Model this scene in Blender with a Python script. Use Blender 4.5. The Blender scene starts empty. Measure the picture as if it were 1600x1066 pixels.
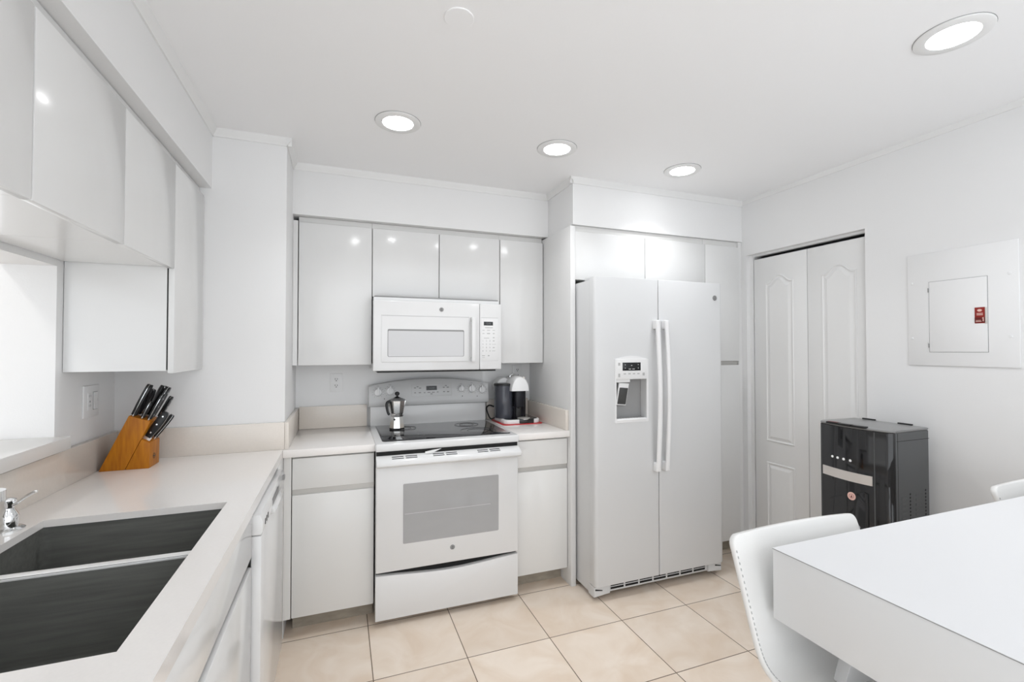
import bpy, bmesh, math, random
from mathutils import Vector, Matrix
random.seed(4)
PI = math.pi
SC = bpy.context.scene
COL = SC.collection

# ------------------------------------------------------------------ camera
cam = bpy.data.cameras.new('camera'); cam_o = bpy.data.objects.new('camera', cam); COL.objects.link(cam_o)
cam.sensor_width = 36; cam.sensor_fit = 'HORIZONTAL'; cam.lens = 717.8 * 36 / 1600
cam.clip_start = 0.02
cam_o.location = (0, 0, 1.3944)
cam_o.rotation_euler = (math.radians(90.978), 0, math.radians(-20.4925))
SC.camera = cam_o
# ------------------------------------------------------------------ world, exposure
SC.view_settings.view_transform = 'Standard'; SC.view_settings.look = 'None'
SC.view_settings.gamma = 1; SC.view_settings.use_curve_mapping = False
SC.view_settings.exposure = 0.0
W = bpy.data.worlds.new('world'); SC.world = W; W.use_nodes = True
W.node_tree.nodes['Background'].inputs[0].default_value = (0.93, 0.965, 1.0, 1)
W.node_tree.nodes['Background'].inputs[1].default_value = 2.1
LAMP_STRENGTH = 20
LAMP_WATTS, LAMP_SPREAD = 1.9, 115

# ------------------------------------------------------------------ materials
def mat(name, col, rough=.5, metal=0., coat=0., spec=.5, bump=None, var=None, trans=0., emit=None, ior=1.45):
    m = bpy.data.materials.new(name); m.use_nodes = True
    nt = m.node_tree; b = nt.nodes['Principled BSDF']
    b.inputs['Base Color'].default_value = (*col, 1)
    b.inputs['Roughness'].default_value = rough; b.inputs['Metallic'].default_value = metal
    b.inputs['Coat Weight'].default_value = coat; b.inputs['Coat Roughness'].default_value = .06
    b.inputs['Specular IOR Level'].default_value = spec
    b.inputs['Transmission Weight'].default_value = trans; b.inputs['IOR'].default_value = ior
    if emit:
        b.inputs['Emission Color'].default_value = (.98, .99, 1, 1); b.inputs['Emission Strength'].default_value = emit
    tc = None
    if var or bump: tc = nt.nodes.new('ShaderNodeTexCoord')
    if var:
        sc, amt, stretch = var
        mp = nt.nodes.new('ShaderNodeMapping'); mp.inputs['Scale'].default_value = stretch
        nt.links.new(tc.outputs['Object'], mp.inputs[0])
        n = nt.nodes.new('ShaderNodeTexNoise'); n.inputs['Scale'].default_value = sc; n.inputs['Detail'].default_value = 6
        nt.links.new(mp.outputs[0], n.inputs['Vector'])
        r = nt.nodes.new('ShaderNodeMix'); r.data_type = 'RGBA'
        r.inputs[6].default_value = (*[c * (1 - amt) for c in col], 1)
        r.inputs[7].default_value = (*[min(1, c * (1 + amt)) for c in col], 1)
        nt.links.new(n.outputs[0], r.inputs[0]); nt.links.new(r.outputs[2], b.inputs['Base Color'])
    if bump:
        sc, st = bump
        n2 = nt.nodes.new('ShaderNodeTexNoise'); n2.inputs['Scale'].default_value = sc; n2.inputs['Detail'].default_value = 3
        nt.links.new(tc.outputs['Object'], n2.inputs['Vector'])
        bp = nt.nodes.new('ShaderNodeBump'); bp.inputs['Strength'].default_value = st; bp.inputs['Distance'].default_value = .002
        nt.links.new(n2.outputs[0], bp.inputs['Height']); nt.links.new(bp.outputs[0], b.inputs['Normal'])
    return m

def floor_material():
    m = bpy.data.materials.new('cream_marble_tile'); m.use_nodes = True
    nt = m.node_tree; N = nt.nodes; L = nt.links; b = N['Principled BSDF']
    tc = N.new('ShaderNodeTexCoord')
    T = .4079
    mp = N.new('ShaderNodeMapping'); mp.inputs['Location'].default_value = (-.1387 / T, -2.4424 / T, 0)
    mp.inputs['Scale'].default_value = (1 / T, 1 / T, 1)
    L.new(tc.outputs['Object'], mp.inputs[0])
    sep = N.new('ShaderNodeSeparateXYZ'); L.new(mp.outputs[0], sep.inputs[0])
    def M(op, a, bb=None):
        n = N.new('ShaderNodeMath'); n.operation = op
        for i, v in enumerate((a, bb)):
            if v is None: continue
            if isinstance(v, (int, float)): n.inputs[i].default_value = v
            else: L.new(v, n.inputs[i])
        return n.outputs[0]
    def edge(o):
        f = M('FRACT', o); return M('MINIMUM', f, M('SUBTRACT', 1.0, f))
    e = M('MINIMUM', edge(sep.outputs[0]), edge(sep.outputs[1]))
    grout = M('LESS_THAN', e, .0052)
    cid = N.new('ShaderNodeCombineXYZ')
    L.new(M('FLOOR', sep.outputs[0]), cid.inputs[0]); L.new(M('FLOOR', sep.outputs[1]), cid.inputs[1])
    wn = N.new('ShaderNodeTexWhiteNoise'); wn.noise_dimensions = '3D'; L.new(cid.outputs[0], wn.inputs['Vector'])
    off = N.new('ShaderNodeVectorMath'); off.operation = 'MULTIPLY_ADD'
    L.new(wn.outputs['Color'], off.inputs[0]); off.inputs[1].default_value = (9, 9, 9); L.new(tc.outputs['Object'], off.inputs[2])
    n1 = N.new('ShaderNodeTexNoise'); n1.inputs['Scale'].default_value = 4.5; n1.inputs['Detail'].default_value = 8; n1.inputs['Distortion'].default_value = 1.2
    L.new(off.outputs[0], n1.inputs['Vector'])
    cr = N.new('ShaderNodeValToRGB'); L.new(n1.outputs[0], cr.inputs[0])
    cr.color_ramp.elements[0].position = .32; cr.color_ramp.elements[0].color = (.80, .66, .53, 1)
    cr.color_ramp.elements[1].position = .66; cr.color_ramp.elements[1].color = (.90, .79, .68, 1)
    n2 = N.new('ShaderNodeTexNoise'); n2.inputs['Scale'].default_value = 2.6; n2.inputs['Detail'].default_value = 10; n2.inputs['Roughness'].default_value = .6; n2.inputs['Distortion'].default_value = 1.6
    L.new(off.outputs[0], n2.inputs['Vector'])
    v = M('ABSOLUTE', M('SUBTRACT', n2.outputs[0], .5))
    vein = N.new('ShaderNodeMapRange'); L.new(v, vein.inputs[0]); vein.inputs[1].default_value = 2.1; vein.inputs[2].default_value = .010
    vein.inputs[3].default_value = .30; vein.inputs[4].default_value = 0
    mx = N.new('ShaderNodeMix'); mx.data_type = 'RGBA'; L.new(vein.outputs[0], mx.inputs[0]); L.new(cr.outputs[0], mx.inputs[6]); mx.inputs[7].default_value = (.50, .35, .22, 1)
    tint = N.new('ShaderNodeMix'); tint.data_type = 'RGBA'; tint.blend_type = 'MULTIPLY'; tint.inputs[0].default_value = 1
    g = N.new('ShaderNodeMapRange'); L.new(wn.outputs['Value'], g.inputs[0]); g.inputs[3].default_value = .95; g.inputs[4].default_value = 1.03
    cmb = N.new('ShaderNodeCombineXYZ')
    for i in range(3): L.new(g.outputs[0], cmb.inputs[i])
    L.new(mx.outputs[2], tint.inputs[6]); L.new(cmb.outputs[0], tint.inputs[7])
    fin = N.new('ShaderNodeMix'); fin.data_type = 'RGBA'; L.new(grout, fin.inputs[0]); L.new(tint.outputs[2], fin.inputs[6]); fin.inputs[7].default_value = (.17, .12, .075, 1)
    L.new(fin.outputs[2], b.inputs['Base Color'])
    b.inputs['Roughness'].default_value = .28; b.inputs['Specular IOR Level'].default_value = .4
    return m

def wood_material():
    m = bpy.data.materials.new('honey_wood'); m.use_nodes = True
    nt = m.node_tree; N = nt.nodes; L = nt.links; b = N['Principled BSDF']
    tc = N.new('ShaderNodeTexCoord'); mp = N.new('ShaderNodeMapping')
    mp.inputs['Rotation'].default_value = (0, -.42, 0); mp.inputs['Scale'].default_value = (70, 70, 9)
    L.new(tc.outputs['Object'], mp.inputs[0])
    n = N.new('ShaderNodeTexNoise'); n.inputs['Scale'].default_value = 1; n.inputs['Detail'].default_value = 6; L.new(mp.outputs[0], n.inputs['Vector'])
    cr = N.new('ShaderNodeValToRGB'); L.new(n.outputs[0], cr.inputs[0])
    cr.color_ramp.elements[0].position = .3; cr.color_ramp.elements[0].color = (.35, .108, .004, 1)
    cr.color_ramp.elements[1].position = .75; cr.color_ramp.elements[1].color = (.55, .205, .008, 1)
    L.new(cr.outputs[0], b.inputs['Base Color']); b.inputs['Roughness'].default_value = .42; b.inputs['Specular IOR Level'].default_value = .3
    return m

def steel_material():
    m = mat('dark_brushed_steel', (.13, .132, .122), .45, .0, spec=.3, var=(3, .35, (2, 30, 30)), bump=(260, .08))
    return m

M_ = dict(
    wall=mat('wall_paint', (.83, .83, .83), .65, bump=(220, .12)),
    ceil=mat('ceiling_paint', (.91, .91, .915), .75, bump=(160, .08)),
    trim=mat('trim_paint', (.82, .82, .815), .4),
    lam=mat('white_gloss_laminate', (.775, .775, .77), .17, coat=.12),
    lamw=mat('white_gloss_laminate_warm', (.775, .77, .755), .17, coat=.1),
    carc=mat('white_melamine', (.74, .735, .72), .4),
    chan=mat('grey_finger_channel', (.52, .51, .49), .3, .3),
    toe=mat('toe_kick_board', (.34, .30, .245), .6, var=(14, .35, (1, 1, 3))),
    quartz=mat('cream_quartz', (.86, .83, .805), .12, coat=.25, var=(160, .03, (1, 1, 1))),
    quartzb=mat('cream_quartz_splash', (.745, .69, .63), .16, coat=.2, var=(120, .04, (1, 1, 1))),
    ledge=mat('white_stone_ledge', (.83, .82, .80), .2),
    fridge=mat('fridge_white', (.68, .685, .69), .30, bump=(700, .10)),
    fridgeh=mat('fridge_handle_white', (.83, .83, .835), .22),
    enamel=mat('white_enamel', (.765, .765, .765), .14, coat=.3),
    console=mat('range_console', (.60, .60, .60), .25),
    plastic=mat('white_plastic', (.80, .80, .80), .32),
    ovglass=mat('grey_oven_glass', (.40, .40, .405), .10, var=(5, .06, (1, 1, 3))),
    mwglass=mat('pale_microwave_glass', (.62, .62, .63), .12),
    blackglass=mat('black_ceramic_glass', (.012, .012, .014), .05, spec=.7),
    burner=mat('burner_print', (.13, .13, .13), .30, spec=.5),
    black=mat('black_plastic', (.012, .012, .013), .35),
    blackg=mat('black_gloss_plastic', (.010, .010, .011), .06, coat=.4),
    char=mat('charcoal_case', (.085, .088, .09), .45, bump=(500, .1)),
    charlid=mat('grey_case_lid', (.24, .24, .24), .30),
    satin=mat('black_satin_plastic', (.010, .010, .014), .22, spec=.3),
    badge=mat('dark_grey_badge', (.13, .13, .13), .4),
    display=mat('dark_display', (.012, .012, .014), .12),
    seg=mat('display_segments', (.20, .22, .22), .4),
    mark=mat('grey_print', (.28, .28, .28), .5),
    markl=mat('light_grey_print', (.46, .46, .46), .5),
    gap=mat('dark_gap', (.012, .012, .012), .8),
    padm=mat('dark_grey_rubber', (.06, .06, .06), .5),
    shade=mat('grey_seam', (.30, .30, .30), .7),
    steel=steel_material(),
    rim=mat('lit_sink_rim', (.80, .80, .79), .3, .1),  # lit edge of the steel divider, painted in as near-white
    chrome=mat('chrome', (.82, .83, .84), .06, 1.),
    alu=mat('polished_aluminium', (.76, .76, .75), .16, 1.),
    silver=mat('brushed_silver', (.68, .645, .615), .35, .5),
    wood=wood_material(),
    handle=mat('black_knife_handle', (.010, .010, .011), .3),
    red=mat('red_plastic', (.55, .015, .02), .3),
    redp=mat('red_sticker', (.27, .016, .010), .4),
    redd=mat('dark_red_sticker', (.13, .010, .008), .4),
    pink=mat('pale_pink_print', (.80, .52, .46), .5),
    white=mat('white_print', (.85, .85, .85), .4),
    tank=mat('smoked_water_tank', (.075, .08, .10), .07, coat=.3, trans=.25),
    leather=mat('white_leatherette', (.78, .775, .76), .36, bump=(420, .12)),
    stitch=mat('grey_stitching', (.45, .45, .45), .7),
    tablem=mat('white_table_laminate', (.77, .775, .79), .30),
    tableside=mat('white_table_edge_laminate', (.74, .745, .75), .35),
    legm=mat('grey_metal_leg', (.52, .52, .52), .35, .3),
    lamp=mat('lamp_diffuser', (1, 1, 1), .5, emit=LAMP_STRENGTH),
    dot=mat('white_indicator', (.9, .9, .9), .4),
    floor=floor_material(),
)

# ------------------------------------------------------------------ mesh helpers
class B:
    def __init__(s): s.bm = bmesh.new(); s.M = None
    def _v(s, co):
        co = Vector(co)
        if s.M is not None: co = s.M @ co
        return s.bm.verts.new(co)
    def faces(s, vs, fs):
        V = [s._v(v) for v in vs]
        out = []
        for f in fs:
            try: out.append(s.bm.faces.new([V[i] for i in f]))
            except ValueError: pass
        return V, out
    def box(s, x0, x1, y0, y1, z0, z1, bev=0, seg=2):
        V, F = s.faces([(x0, y0, z0), (x1, y0, z0), (x1, y1, z0), (x0, y1, z0), (x0, y0, z1), (x1, y0, z1), (x1, y1, z1), (x0, y1, z1)],
                       [(0, 3, 2, 1), (4, 5, 6, 7), (0, 1, 5, 4), (1, 2, 6, 5), (2, 3, 7, 6), (3, 0, 4, 7)])
        if bev:
            E = list({e for f in F for e in f.edges})
            bmesh.ops.bevel(s.bm, geom=E, offset=bev, segments=seg, profile=.5, affect='EDGES')
        return s
    def prism(s, pts, axis, a0, a1, bev=0, seg=2, allbev=False):
        def mk(p, a): return {'x': (a, p[0], p[1]), 'y': (p[0], a, p[1]), 'z': (p[0], p[1], a)}[axis]
        n = len(pts)
        vs = [mk(p, a0) for p in pts] + [mk(p, a1) for p in pts]
        fs = [tuple(range(n - 1, -1, -1)), tuple(range(n, 2 * n))] + [(i, (i + 1) % n, n + (i + 1) % n, n + i) for i in range(n)]
        V, F = s.faces(vs, fs)
        bmesh.ops.recalc_face_normals(s.bm, faces=F)
        if bev:
            E = [e for f in F[:2] for e in f.edges]
            if allbev: E = list({e for f in F for e in f.edges})
            bmesh.ops.bevel(s.bm, geom=list(set(E)), offset=bev, segments=seg, profile=.5, affect='EDGES')
        return s
    def lathe(s, prof, c=(0, 0, 0), seg=32, axis='z', phase=0., cap=True):
        c = Vector(c); rings = []
        def mk(r, h, a):
            p = {'z': (r * math.cos(a), r * math.sin(a), h), 'y': (r * math.cos(a), h, r * math.sin(a)), 'x': (h, r * math.cos(a), r * math.sin(a))}[axis]
            return c + Vector(p)
        F = []
        for r, h in prof:
            if r < 1e-6: rings.append([s._v(c + Vector({'z': (0, 0, h), 'y': (0, h, 0), 'x': (h, 0, 0)}[axis]))])
            else: rings.append([s._v(mk(r, h, phase + 2 * PI * k / seg)) for k in range(seg)])
        for a, b in zip(rings, rings[1:]):
            for k in range(seg):
                k2 = (k + 1) % seg
                if len(a) == 1 and len(b) == 1: continue
                if len(a) == 1: f = [a[0], b[k2], b[k]]
                elif len(b) == 1: f = [a[k], a[k2], b[0]]
                else: f = [a[k], a[k2], b[k2], b[k]]
                F.append(s.bm.faces.new(f))
        if cap:
            for r in (rings[0], rings[-1]):
                if len(r) > 2: F.append(s.bm.faces.new(r))
        bmesh.ops.recalc_face_normals(s.bm, faces=F)
        return s
    def tube(s, pts, r, seg=10, ry=None, up=None, smooth=0):
        pts = [Vector(p) for p in pts]
        if smooth: pts = spline(pts, smooth)
        n = len(pts); R = r if isinstance(r, (list, tuple)) else [r] * n
        rings = []; prev = None
        for i, p in enumerate(pts):
            t = (pts[min(i + 1, n - 1)] - pts[max(i - 1, 0)]).normalized()
            ref = Vector(up) if up else (prev if prev else (Vector((0, 0, 1)) if abs(t.z) < .9 else Vector((1, 0, 0))))
            u = (ref - t * ref.dot(t)).normalized(); v = t.cross(u); prev = u
            rr = R[min(i, len(R) - 1)]; r2 = ry if ry else rr
            rings.append([s._v(p + u * rr * math.cos(2 * PI * k / seg) + v * r2 * math.sin(2 * PI * k / seg)) for k in range(seg)])
        F = []
        for a, b in zip(rings, rings[1:]):
            for k in range(seg): F.append(s.bm.faces.new([a[k], a[(k + 1) % seg], b[(k + 1) % seg], b[k]]))
        F.append(s.bm.faces.new(rings[0])); F.append(s.bm.faces.new(rings[-1]))
        bmesh.ops.recalc_face_normals(s.bm, faces=F)
        return s
    def sheet(s, rows, thick, rim=0, normals=None):
        """grid of points (rows of equal length) thickened along its normals"""
        nr, nc = len(rows), len(rows[0]); P = [[Vector(p) for p in r] for r in rows]
        def nrm(i, j):
            if normals: return normals[i]
            a = P[min(i + 1, nr - 1)][j] - P[max(i - 1, 0)][j]; b = P[i][min(j + 1, nc - 1)] - P[i][max(j - 1, 0)]
            return a.cross(b).normalized()
        def pinch(i, j):
            if not rim: return 0
            d = min((P[i][j] - P[0][j]).length, (P[i][j] - P[-1][j]).length, (P[i][j] - P[i][0]).length, (P[i][j] - P[i][-1]).length)
            q = min(1, d / rim); return (1 - math.sqrt(max(0, 1 - (1 - q) ** 2))) * thick * .42
        top = [[s._v(P[i][j] - nrm(i, j) * pinch(i, j)) for j in range(nc)] for i in range(nr)]
        bot = [[s._v(P[i][j] - nrm(i, j) * (thick - pinch(i, j))) for j in range(nc)] for i in range(nr)]
        F = []
        for i in range(nr - 1):
            for j in range(nc - 1):
                F.append(s.bm.faces.new([top[i][j], top[i][j + 1], top[i + 1][j + 1], top[i + 1][j]]))
                F.append(s.bm.faces.new([bot[i][j], bot[i + 1][j], bot[i + 1][j + 1], bot[i][j + 1]]))
        ring = [(0, j) for j in range(nc)] + [(i, nc - 1) for i in range(1, nr)] + [(nr - 1, j) for j in range(nc - 2, -1, -1)] + [(i, 0) for i in range(nr - 2, 0, -1)]
        for k in range(len(ring)):
            (a, b), (c, d) = ring[k], ring[(k + 1) % len(ring)]
            F.append(s.bm.faces.new([top[a][b], bot[a][b], bot[c][d], top[c][d]]))
        bmesh.ops.recalc_face_normals(s.bm, faces=F)
        return s

def spline(P, k):
    out = []
    n = len(P)
    for i in range(n - 1):
        p0, p1, p2, p3 = P[max(i - 1, 0)], P[i], P[i + 1], P[min(i + 2, n - 1)]
        for q in range(k):
            t = q / k
            out.append(.5 * ((2 * p1) + (p2 - p0) * t + (2 * p0 - 5 * p1 + 4 * p2 - p3) * t * t + (3 * p1 - p0 - 3 * p2 + p3) * t ** 3))
    out.append(P[-1]); return out

def root_loc(o):
    while o.parent: o = o.parent
    return Vector(o.location)

def obj(name, b, material, parent=None, label=None, angle=35, at=None):
    """link one mesh object; vertices are given in world space. A top-level mesh gets its origin at `at`."""
    bm = b.bm
    off = root_loc(parent) if parent else Vector(at or (0, 0, 0))
    for v in bm.verts: v.co -= off
    ca = math.radians(angle); bm.normal_update()
    for f in bm.faces: f.smooth = True
    for e in bm.edges:
        if len(e.link_faces) == 2:
            try: e.smooth = e.calc_face_angle() < ca
            except ValueError: e.smooth = False
        else: e.smooth = False
    me = bpy.data.meshes.new(name); bm.to_mesh(me); bm.free()
    me.materials.append(material)
    o = bpy.data.objects.new(name, me); COL.objects.link(o)
    if parent: o.parent = parent
    else: o.location = off
    if label: o['label'] = label
    return o

def thing(name, label, cat, loc, group=None):
    o = bpy.data.objects.new(name, None); o.empty_display_size = .05; COL.objects.link(o)
    o.location = loc; o['label'] = label; o['category'] = cat
    if group: o['group'] = group
    return o
def tag(o, label, cat, group=None):
    o['label'] = label; o['category'] = cat
    if group: o['group'] = group
    return o
def struct(name, b, m, label=None):
    o = obj(name, b, m); o['kind'] = 'structure'
    if label: o['label'] = label
    return o
def dup(root, loc, label, group=None):
    r = root.copy(); COL.objects.link(r); r.location = loc; r['label'] = label
    if group: r['group'] = group
    for ch in list(root.children):
        c = ch.copy(); COL.objects.link(c); c.parent = r
        for g in list(ch.children):
            d = g.copy(); COL.objects.link(d); d.parent = c
    return r
def cut(o, cutter_b):
    """subtract a shape from a mesh object"""
    me = bpy.data.meshes.new('cutter'); bm = cutter_b.bm; off = root_loc(o)
    for v in bm.verts: v.co -= off
    bmesh.ops.recalc_face_normals(bm, faces=bm.faces); bm.to_mesh(me); bm.free()
    b0 = bmesh.new(); b0.from_mesh(o.data); bmesh.ops.remove_doubles(b0, verts=b0.verts, dist=1e-6); bmesh.ops.recalc_face_normals(b0, faces=b0.faces); b0.to_mesh(o.data); b0.free()
    c = bpy.data.objects.new('cutter', me); COL.objects.link(c); c.matrix_world = Matrix.Translation(off)
    if o.parent: c.parent = o.parent; c.matrix_parent_inverse.identity(); c.location = (0, 0, 0)
    md = o.modifiers.new('cut', 'BOOLEAN'); md.operation = 'DIFFERENCE'; md.object = c; md.solver = 'EXACT'
    dg = bpy.context.evaluated_depsgraph_get(); dg.update()
    nm = bpy.data.meshes.new_from_object(o.evaluated_get(dg)); old = o.data
    o.modifiers.remove(md); nm.name = old.name; o.data = nm
    bpy.data.objects.remove(c); bpy.data.meshes.remove(me)
    return o

_glyph = {}
def text_into(b, s, size, M, depth=.0006):
    """add lettering to a mesh: M maps (x along the line, y up, z out of the surface) to the world"""
    if s not in _glyph:
        cu = bpy.data.curves.new('t', 'FONT'); cu.body = s; cu.size = 1; cu.align_x = 'CENTER'; cu.align_y = 'CENTER'; cu.resolution_u = 2
        o = bpy.data.objects.new('t', cu); COL.objects.link(o)
        dg = bpy.context.evaluated_depsgraph_get(); dg.update()
        me = bpy.data.meshes.new_from_object(o.evaluated_get(dg))
        _glyph[s] = ([tuple(v.co) for v in me.vertices], [tuple(p.vertices) for p in me.polygons])
        bpy.data.objects.remove(o); bpy.data.curves.remove(cu); bpy.data.meshes.remove(me)
    vs, fs = _glyph[s]
    b.faces([M @ Vector((v[0] * size, v[1] * size, depth)) for v in vs], fs)
def face_y(x, y, z):      # surface facing -y (towards the camera)
    return Matrix(((1, 0, 0, x), (0, 0, -1, y), (0, 1, 0, z), (0, 0, 0, 1)))
def face_x(x, y, z):      # surface facing -x
    return Matrix(((0, 0, -1, x), (-1, 0, 0, y), (0, 1, 0, z), (0, 0, 0, 1)))
def rrect(x0, x1, z0, z1, r, n=5):
    out = []
    for cx, cz, a0 in ((x1 - r, z1 - r, 0), (x0 + r, z1 - r, 90), (x0 + r, z0 + r, 180), (x1 - r, z0 + r, 270)):
        for k in range(n + 1):
            a = math.radians(a0 + 90 * k / n); out.append((cx + r * math.cos(a), cz + r * math.sin(a)))
    return out
def badge(parent, x, y, z, r=.0125, name='badge'):
    b = B(); b.lathe([(r, 0), (r, -.002), (r * .9, -.003), (0, -.003)], (x, y, z), 24, 'y')
    o = obj(name, b, M_['badge'], parent, 'round grey maker badge')
    b = B()
    for R in (.86,):
        b.lathe([(r * R, -.003), (r * R, -.0036), (r * (R - .16), -.0036), (r * (R - .16), -.003)], (x, y, z), 24, 'y', cap=False)
    text_into(b, 'GE', r * 1.05, face_y(x, y - .003, z), .0005)
    obj('badge_emblem', b, M_['markl'], o)

# ------------------------------------------------------------------ key dimensions (metres; x right, y away, z up)
XW, XR, YB, H = -.917, 2.623, 3.05, 2.421
PX, PY = -.25, 2.477            # corner pillar: right face, front face
ZS = 2.14                       # underside of the soffits
YN = -.75                       # shell cut off behind the camera so world light fills the kitchen
CT = .911                       # counter top

# ------------------------------------------------------------------ room shell
struct('floor', B().box(-4, XR + .9, YN - .3, YB + .1, -.06, 0), M_['floor'])
struct('ceiling', B().box(-4, XR + .9, YN, YB + .1, H, H + .08), M_['ceil'])
struct('wall_back', B().box(XW - .15, XR + .15, YB, YB + .1, 0, H), M_['wall'])
w = B()
w.box(XW - .15, XW, YN, YB, 0, 1.05); w.box(XW - .15, XW, YN, YB, 1.68, H)
w.box(XW - .15, XW, 2.03, YB, 1.05, 1.68); w.box(XW - .15, XW, YN, .40, 1.05, 1.68)
struct('wall_left', w, M_['wall'])
w = B()
w.box(XR, XR + .10, YN, 1.631, 0, H); w.box(XR, XR + .10, 2.396, YB, 0, H); w.box(XR, XR + .10, 1.631, 2.396, 2.038, H)
struct('wall_right', w, M_['wall'])
w = B(); w.box(XR + .62, XR + .70, 1.4, 2.6, 0, H); w.box(XR + .1, XR + .62, 1.4, 1.48, 0, H); w.box(XR + .1, XR + .62, 2.52, 2.6, 0, H)
struct('wall_closet', w, M_['wall'])
struct('wall_light_block', B().box(-2.9, -2.8, YN, YB + .1, 0, H), M_['wall'])  # unseen wall, added to hold back world light from the pass-through
struct('wall_pillar', B().box(XW, PX, PY, YB, 0, H), M_['wall'])
struct('wall_soffit_left', B().box(XW, -.564, YN, PY, ZS, H), M_['wall'])
w = B(); w.box(PX, 1.297, 2.783, YB, ZS, H)
struct('wall_soffit_back', w, M_['wall'])
struct('wall_soffit_fridge', B().box(1.297, XR, 2.432, YB, ZS, H), M_['wall'])
# small cornice round the ceiling
def cornice(n, b): struct('trim_%d' % n, b, M_['trim'])
def prof(u0, s): return [(u0, H), (u0, H - .036), (u0 + s * .006, H - .036), (u0 + s * .010, H - .024), (u0 + s * .020, H - .012), (u0 + s * .022, H)]
cornice(1, B().prism(prof(-.564, 1), 'y', YN, PY))
cornice(2, B().prism(prof(PY, -1), 'x', -.564, PX + .022))
cornice(3, B().prism(prof(PX, 1), 'y', PY - .022, 2.783))
cornice(4, B().prism(prof(2.783, -1), 'x', PX, 1.297))
cornice(5, B().prism(prof(1.297, -1), 'y', 2.41, 2.783))
cornice(6, B().prism(prof(2.432, -1), 'x', 1.275, XR))
cornice(7, B().prism([(XR, H), (XR, H - .026), (XR - .005, H - .026), (XR - .013, H - .008), (XR - .014, H)], 'y', YN, 2.432))
# baseboard
struct('baseboard_right', B().box(XR - .012, XR, YN, 1.625, 0, .09, .003), M_['trim'])

# ------------------------------------------------------------------ closet door (two leaves of a bifold door)
def door_leaf(y0, y1, z0, z1, x):
    """moulded leaf facing -x: arched panel above, plain panel below"""
    d = thing('door_1' if y0 > 1.9 else 'door_2', 'x', 'door', (x, (y0 + y1) / 2, z0))
    leaf = obj('leaf', B().box(x, x + .032, y0, y1, z0, z1, .002), M_['trim'], d)
    w0, w1 = y0 + .088, y1 - .088; zb = 1.832; crown = .046
    def arch(ins):
        a, c = w0 + ins, w1 - ins; top = []
        for k in range(25):
            t = k / 24; y = c + (a - c) * t
            s = abs(2 * t - 1); bell = .5 * (1 + math.cos(PI * max(0, min(1, (s - .04) / .86))))
            top.append((y, zb - ins * .9 + crown * bell))
        return [(a, .785 + ins), (c, .785 + ins)] + top
    def ring(outer, inner, x0, x1):
        b = B(); n = len(outer)
        vs = [(x0, *p) for p in outer] + [(x1, *p) for p in inner]
        b.faces(vs, [(i, (i + 1) % n, n + (i + 1) % n, n + i) for i in range(n)]); return b
    def raised(profile):
        b = B(); n = len(profile[0][1]); vs = []; fs = []
        for dx, poly in profile: vs += [(x + dx, *p) for p in poly]
        for r in range(len(profile) - 1):
            fs += [(r * n + i, r * n + (i + 1) % n, (r + 1) * n + (i + 1) % n, (r + 1) * n + i) for i in range(n)]
        fs.append(tuple(range((len(profile) - 1) * n, len(profile) * n)))
        V, F = b.faces(vs, fs); bmesh.ops.recalc_face_normals(b.bm, faces=F); return b
    prof_ = [(.0, 0), (-.0045, .004), (-.0045, .008), (.0, .013), (.0, .020), (-.0065, .036)]
    obj('arched_panel', raised([(dx - .0004, arch(i)) for dx, i in prof_]), M_['trim'], d, angle=8)
    def rect(i): return [(w0 + i, .12 + i), (w1 - i, .12 + i), (w1 - i, .650 - i), (w0 + i, .650 - i)]
    obj('lower_panel', raised([(dx - .0004, rect(i)) for dx, i in prof_]), M_['trim'], d, angle=8)
    d['kind'] = 'structure'
    return d
d1 = door_leaf(1.9825, 2.362, .012, 2.003, XR + .032); d1['label'] = 'narrow white bifold closet leaf with an arched panel, next to the pantry column'
d2 = door_leaf(1.606, 1.9795, .012, 2.003, XR + .032); d2['label'] = 'narrow white bifold closet leaf with an arched panel, behind the water cooler'
struct('trim_8', B().box(XR + .035, XR + .06, 1.631, 2.396, 2.024, 2.038), M_['trim'])
struct('trim_9', B().box(XR + .03, XR + .10, 2.368, 2.396, 0, 2.038), M_['trim'])

# ------------------------------------------------------------------ recessed ceiling lights
def ceiling_light(x, y, label):
    t = thing('ceiling_light', label, 'ceiling light', (x, y, H), 'recessed ceiling lights')
    b = B(); b.lathe([(.100, 0), (.100, -.005), (.097, -.007), (.068, -.007), (.0665, -.003), (.0665, 0)], (x, y, H), 48, cap=False)
    obj('trim_ring', b, M_['trim'], t)
    obj('diffuser', B().lathe([(.0665, -.002), (.066, -.005), (0, -.0055)], (x, y, H), 40), M_['lamp'], t)
    ld_ = bpy.data.lights.new('downlight', 'AREA'); ld_.shape = 'DISK'; ld_.size = .125; ld_.energy = LAMP_WATTS; ld_.spread = math.radians(LAMP_SPREAD); ld_.color = (.97, .985, 1)
    lo_ = bpy.data.objects.new('downlight', ld_); COL.objects.link(lo_); lo_.parent = t; lo_.location = (0, 0, -.009)
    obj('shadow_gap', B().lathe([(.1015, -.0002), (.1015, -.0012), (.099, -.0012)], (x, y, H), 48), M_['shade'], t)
    return t
l0 = ceiling_light(.239, 2.113, 'round recessed ceiling light over the counter beside the range')
dup(l0, (1.033, 2.107, H), 'round recessed ceiling light over the gap between range and fridge')
dup(l0, (1.834, 2.114, H), 'round recessed ceiling light in front of the fridge')
dup(l0, (1.868, .885, H), 'round recessed ceiling light over the white table, nearest the camera')
tag(obj('cover_plate', B().lathe([(.046, 0), (.046, -.003), (.0448, -.004), (0, -.004)], (.339, 1.376, H), 40), M_['ceil'], at=None),
    'flat round white blanking plate on the ceiling', 'cover plate')

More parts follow.
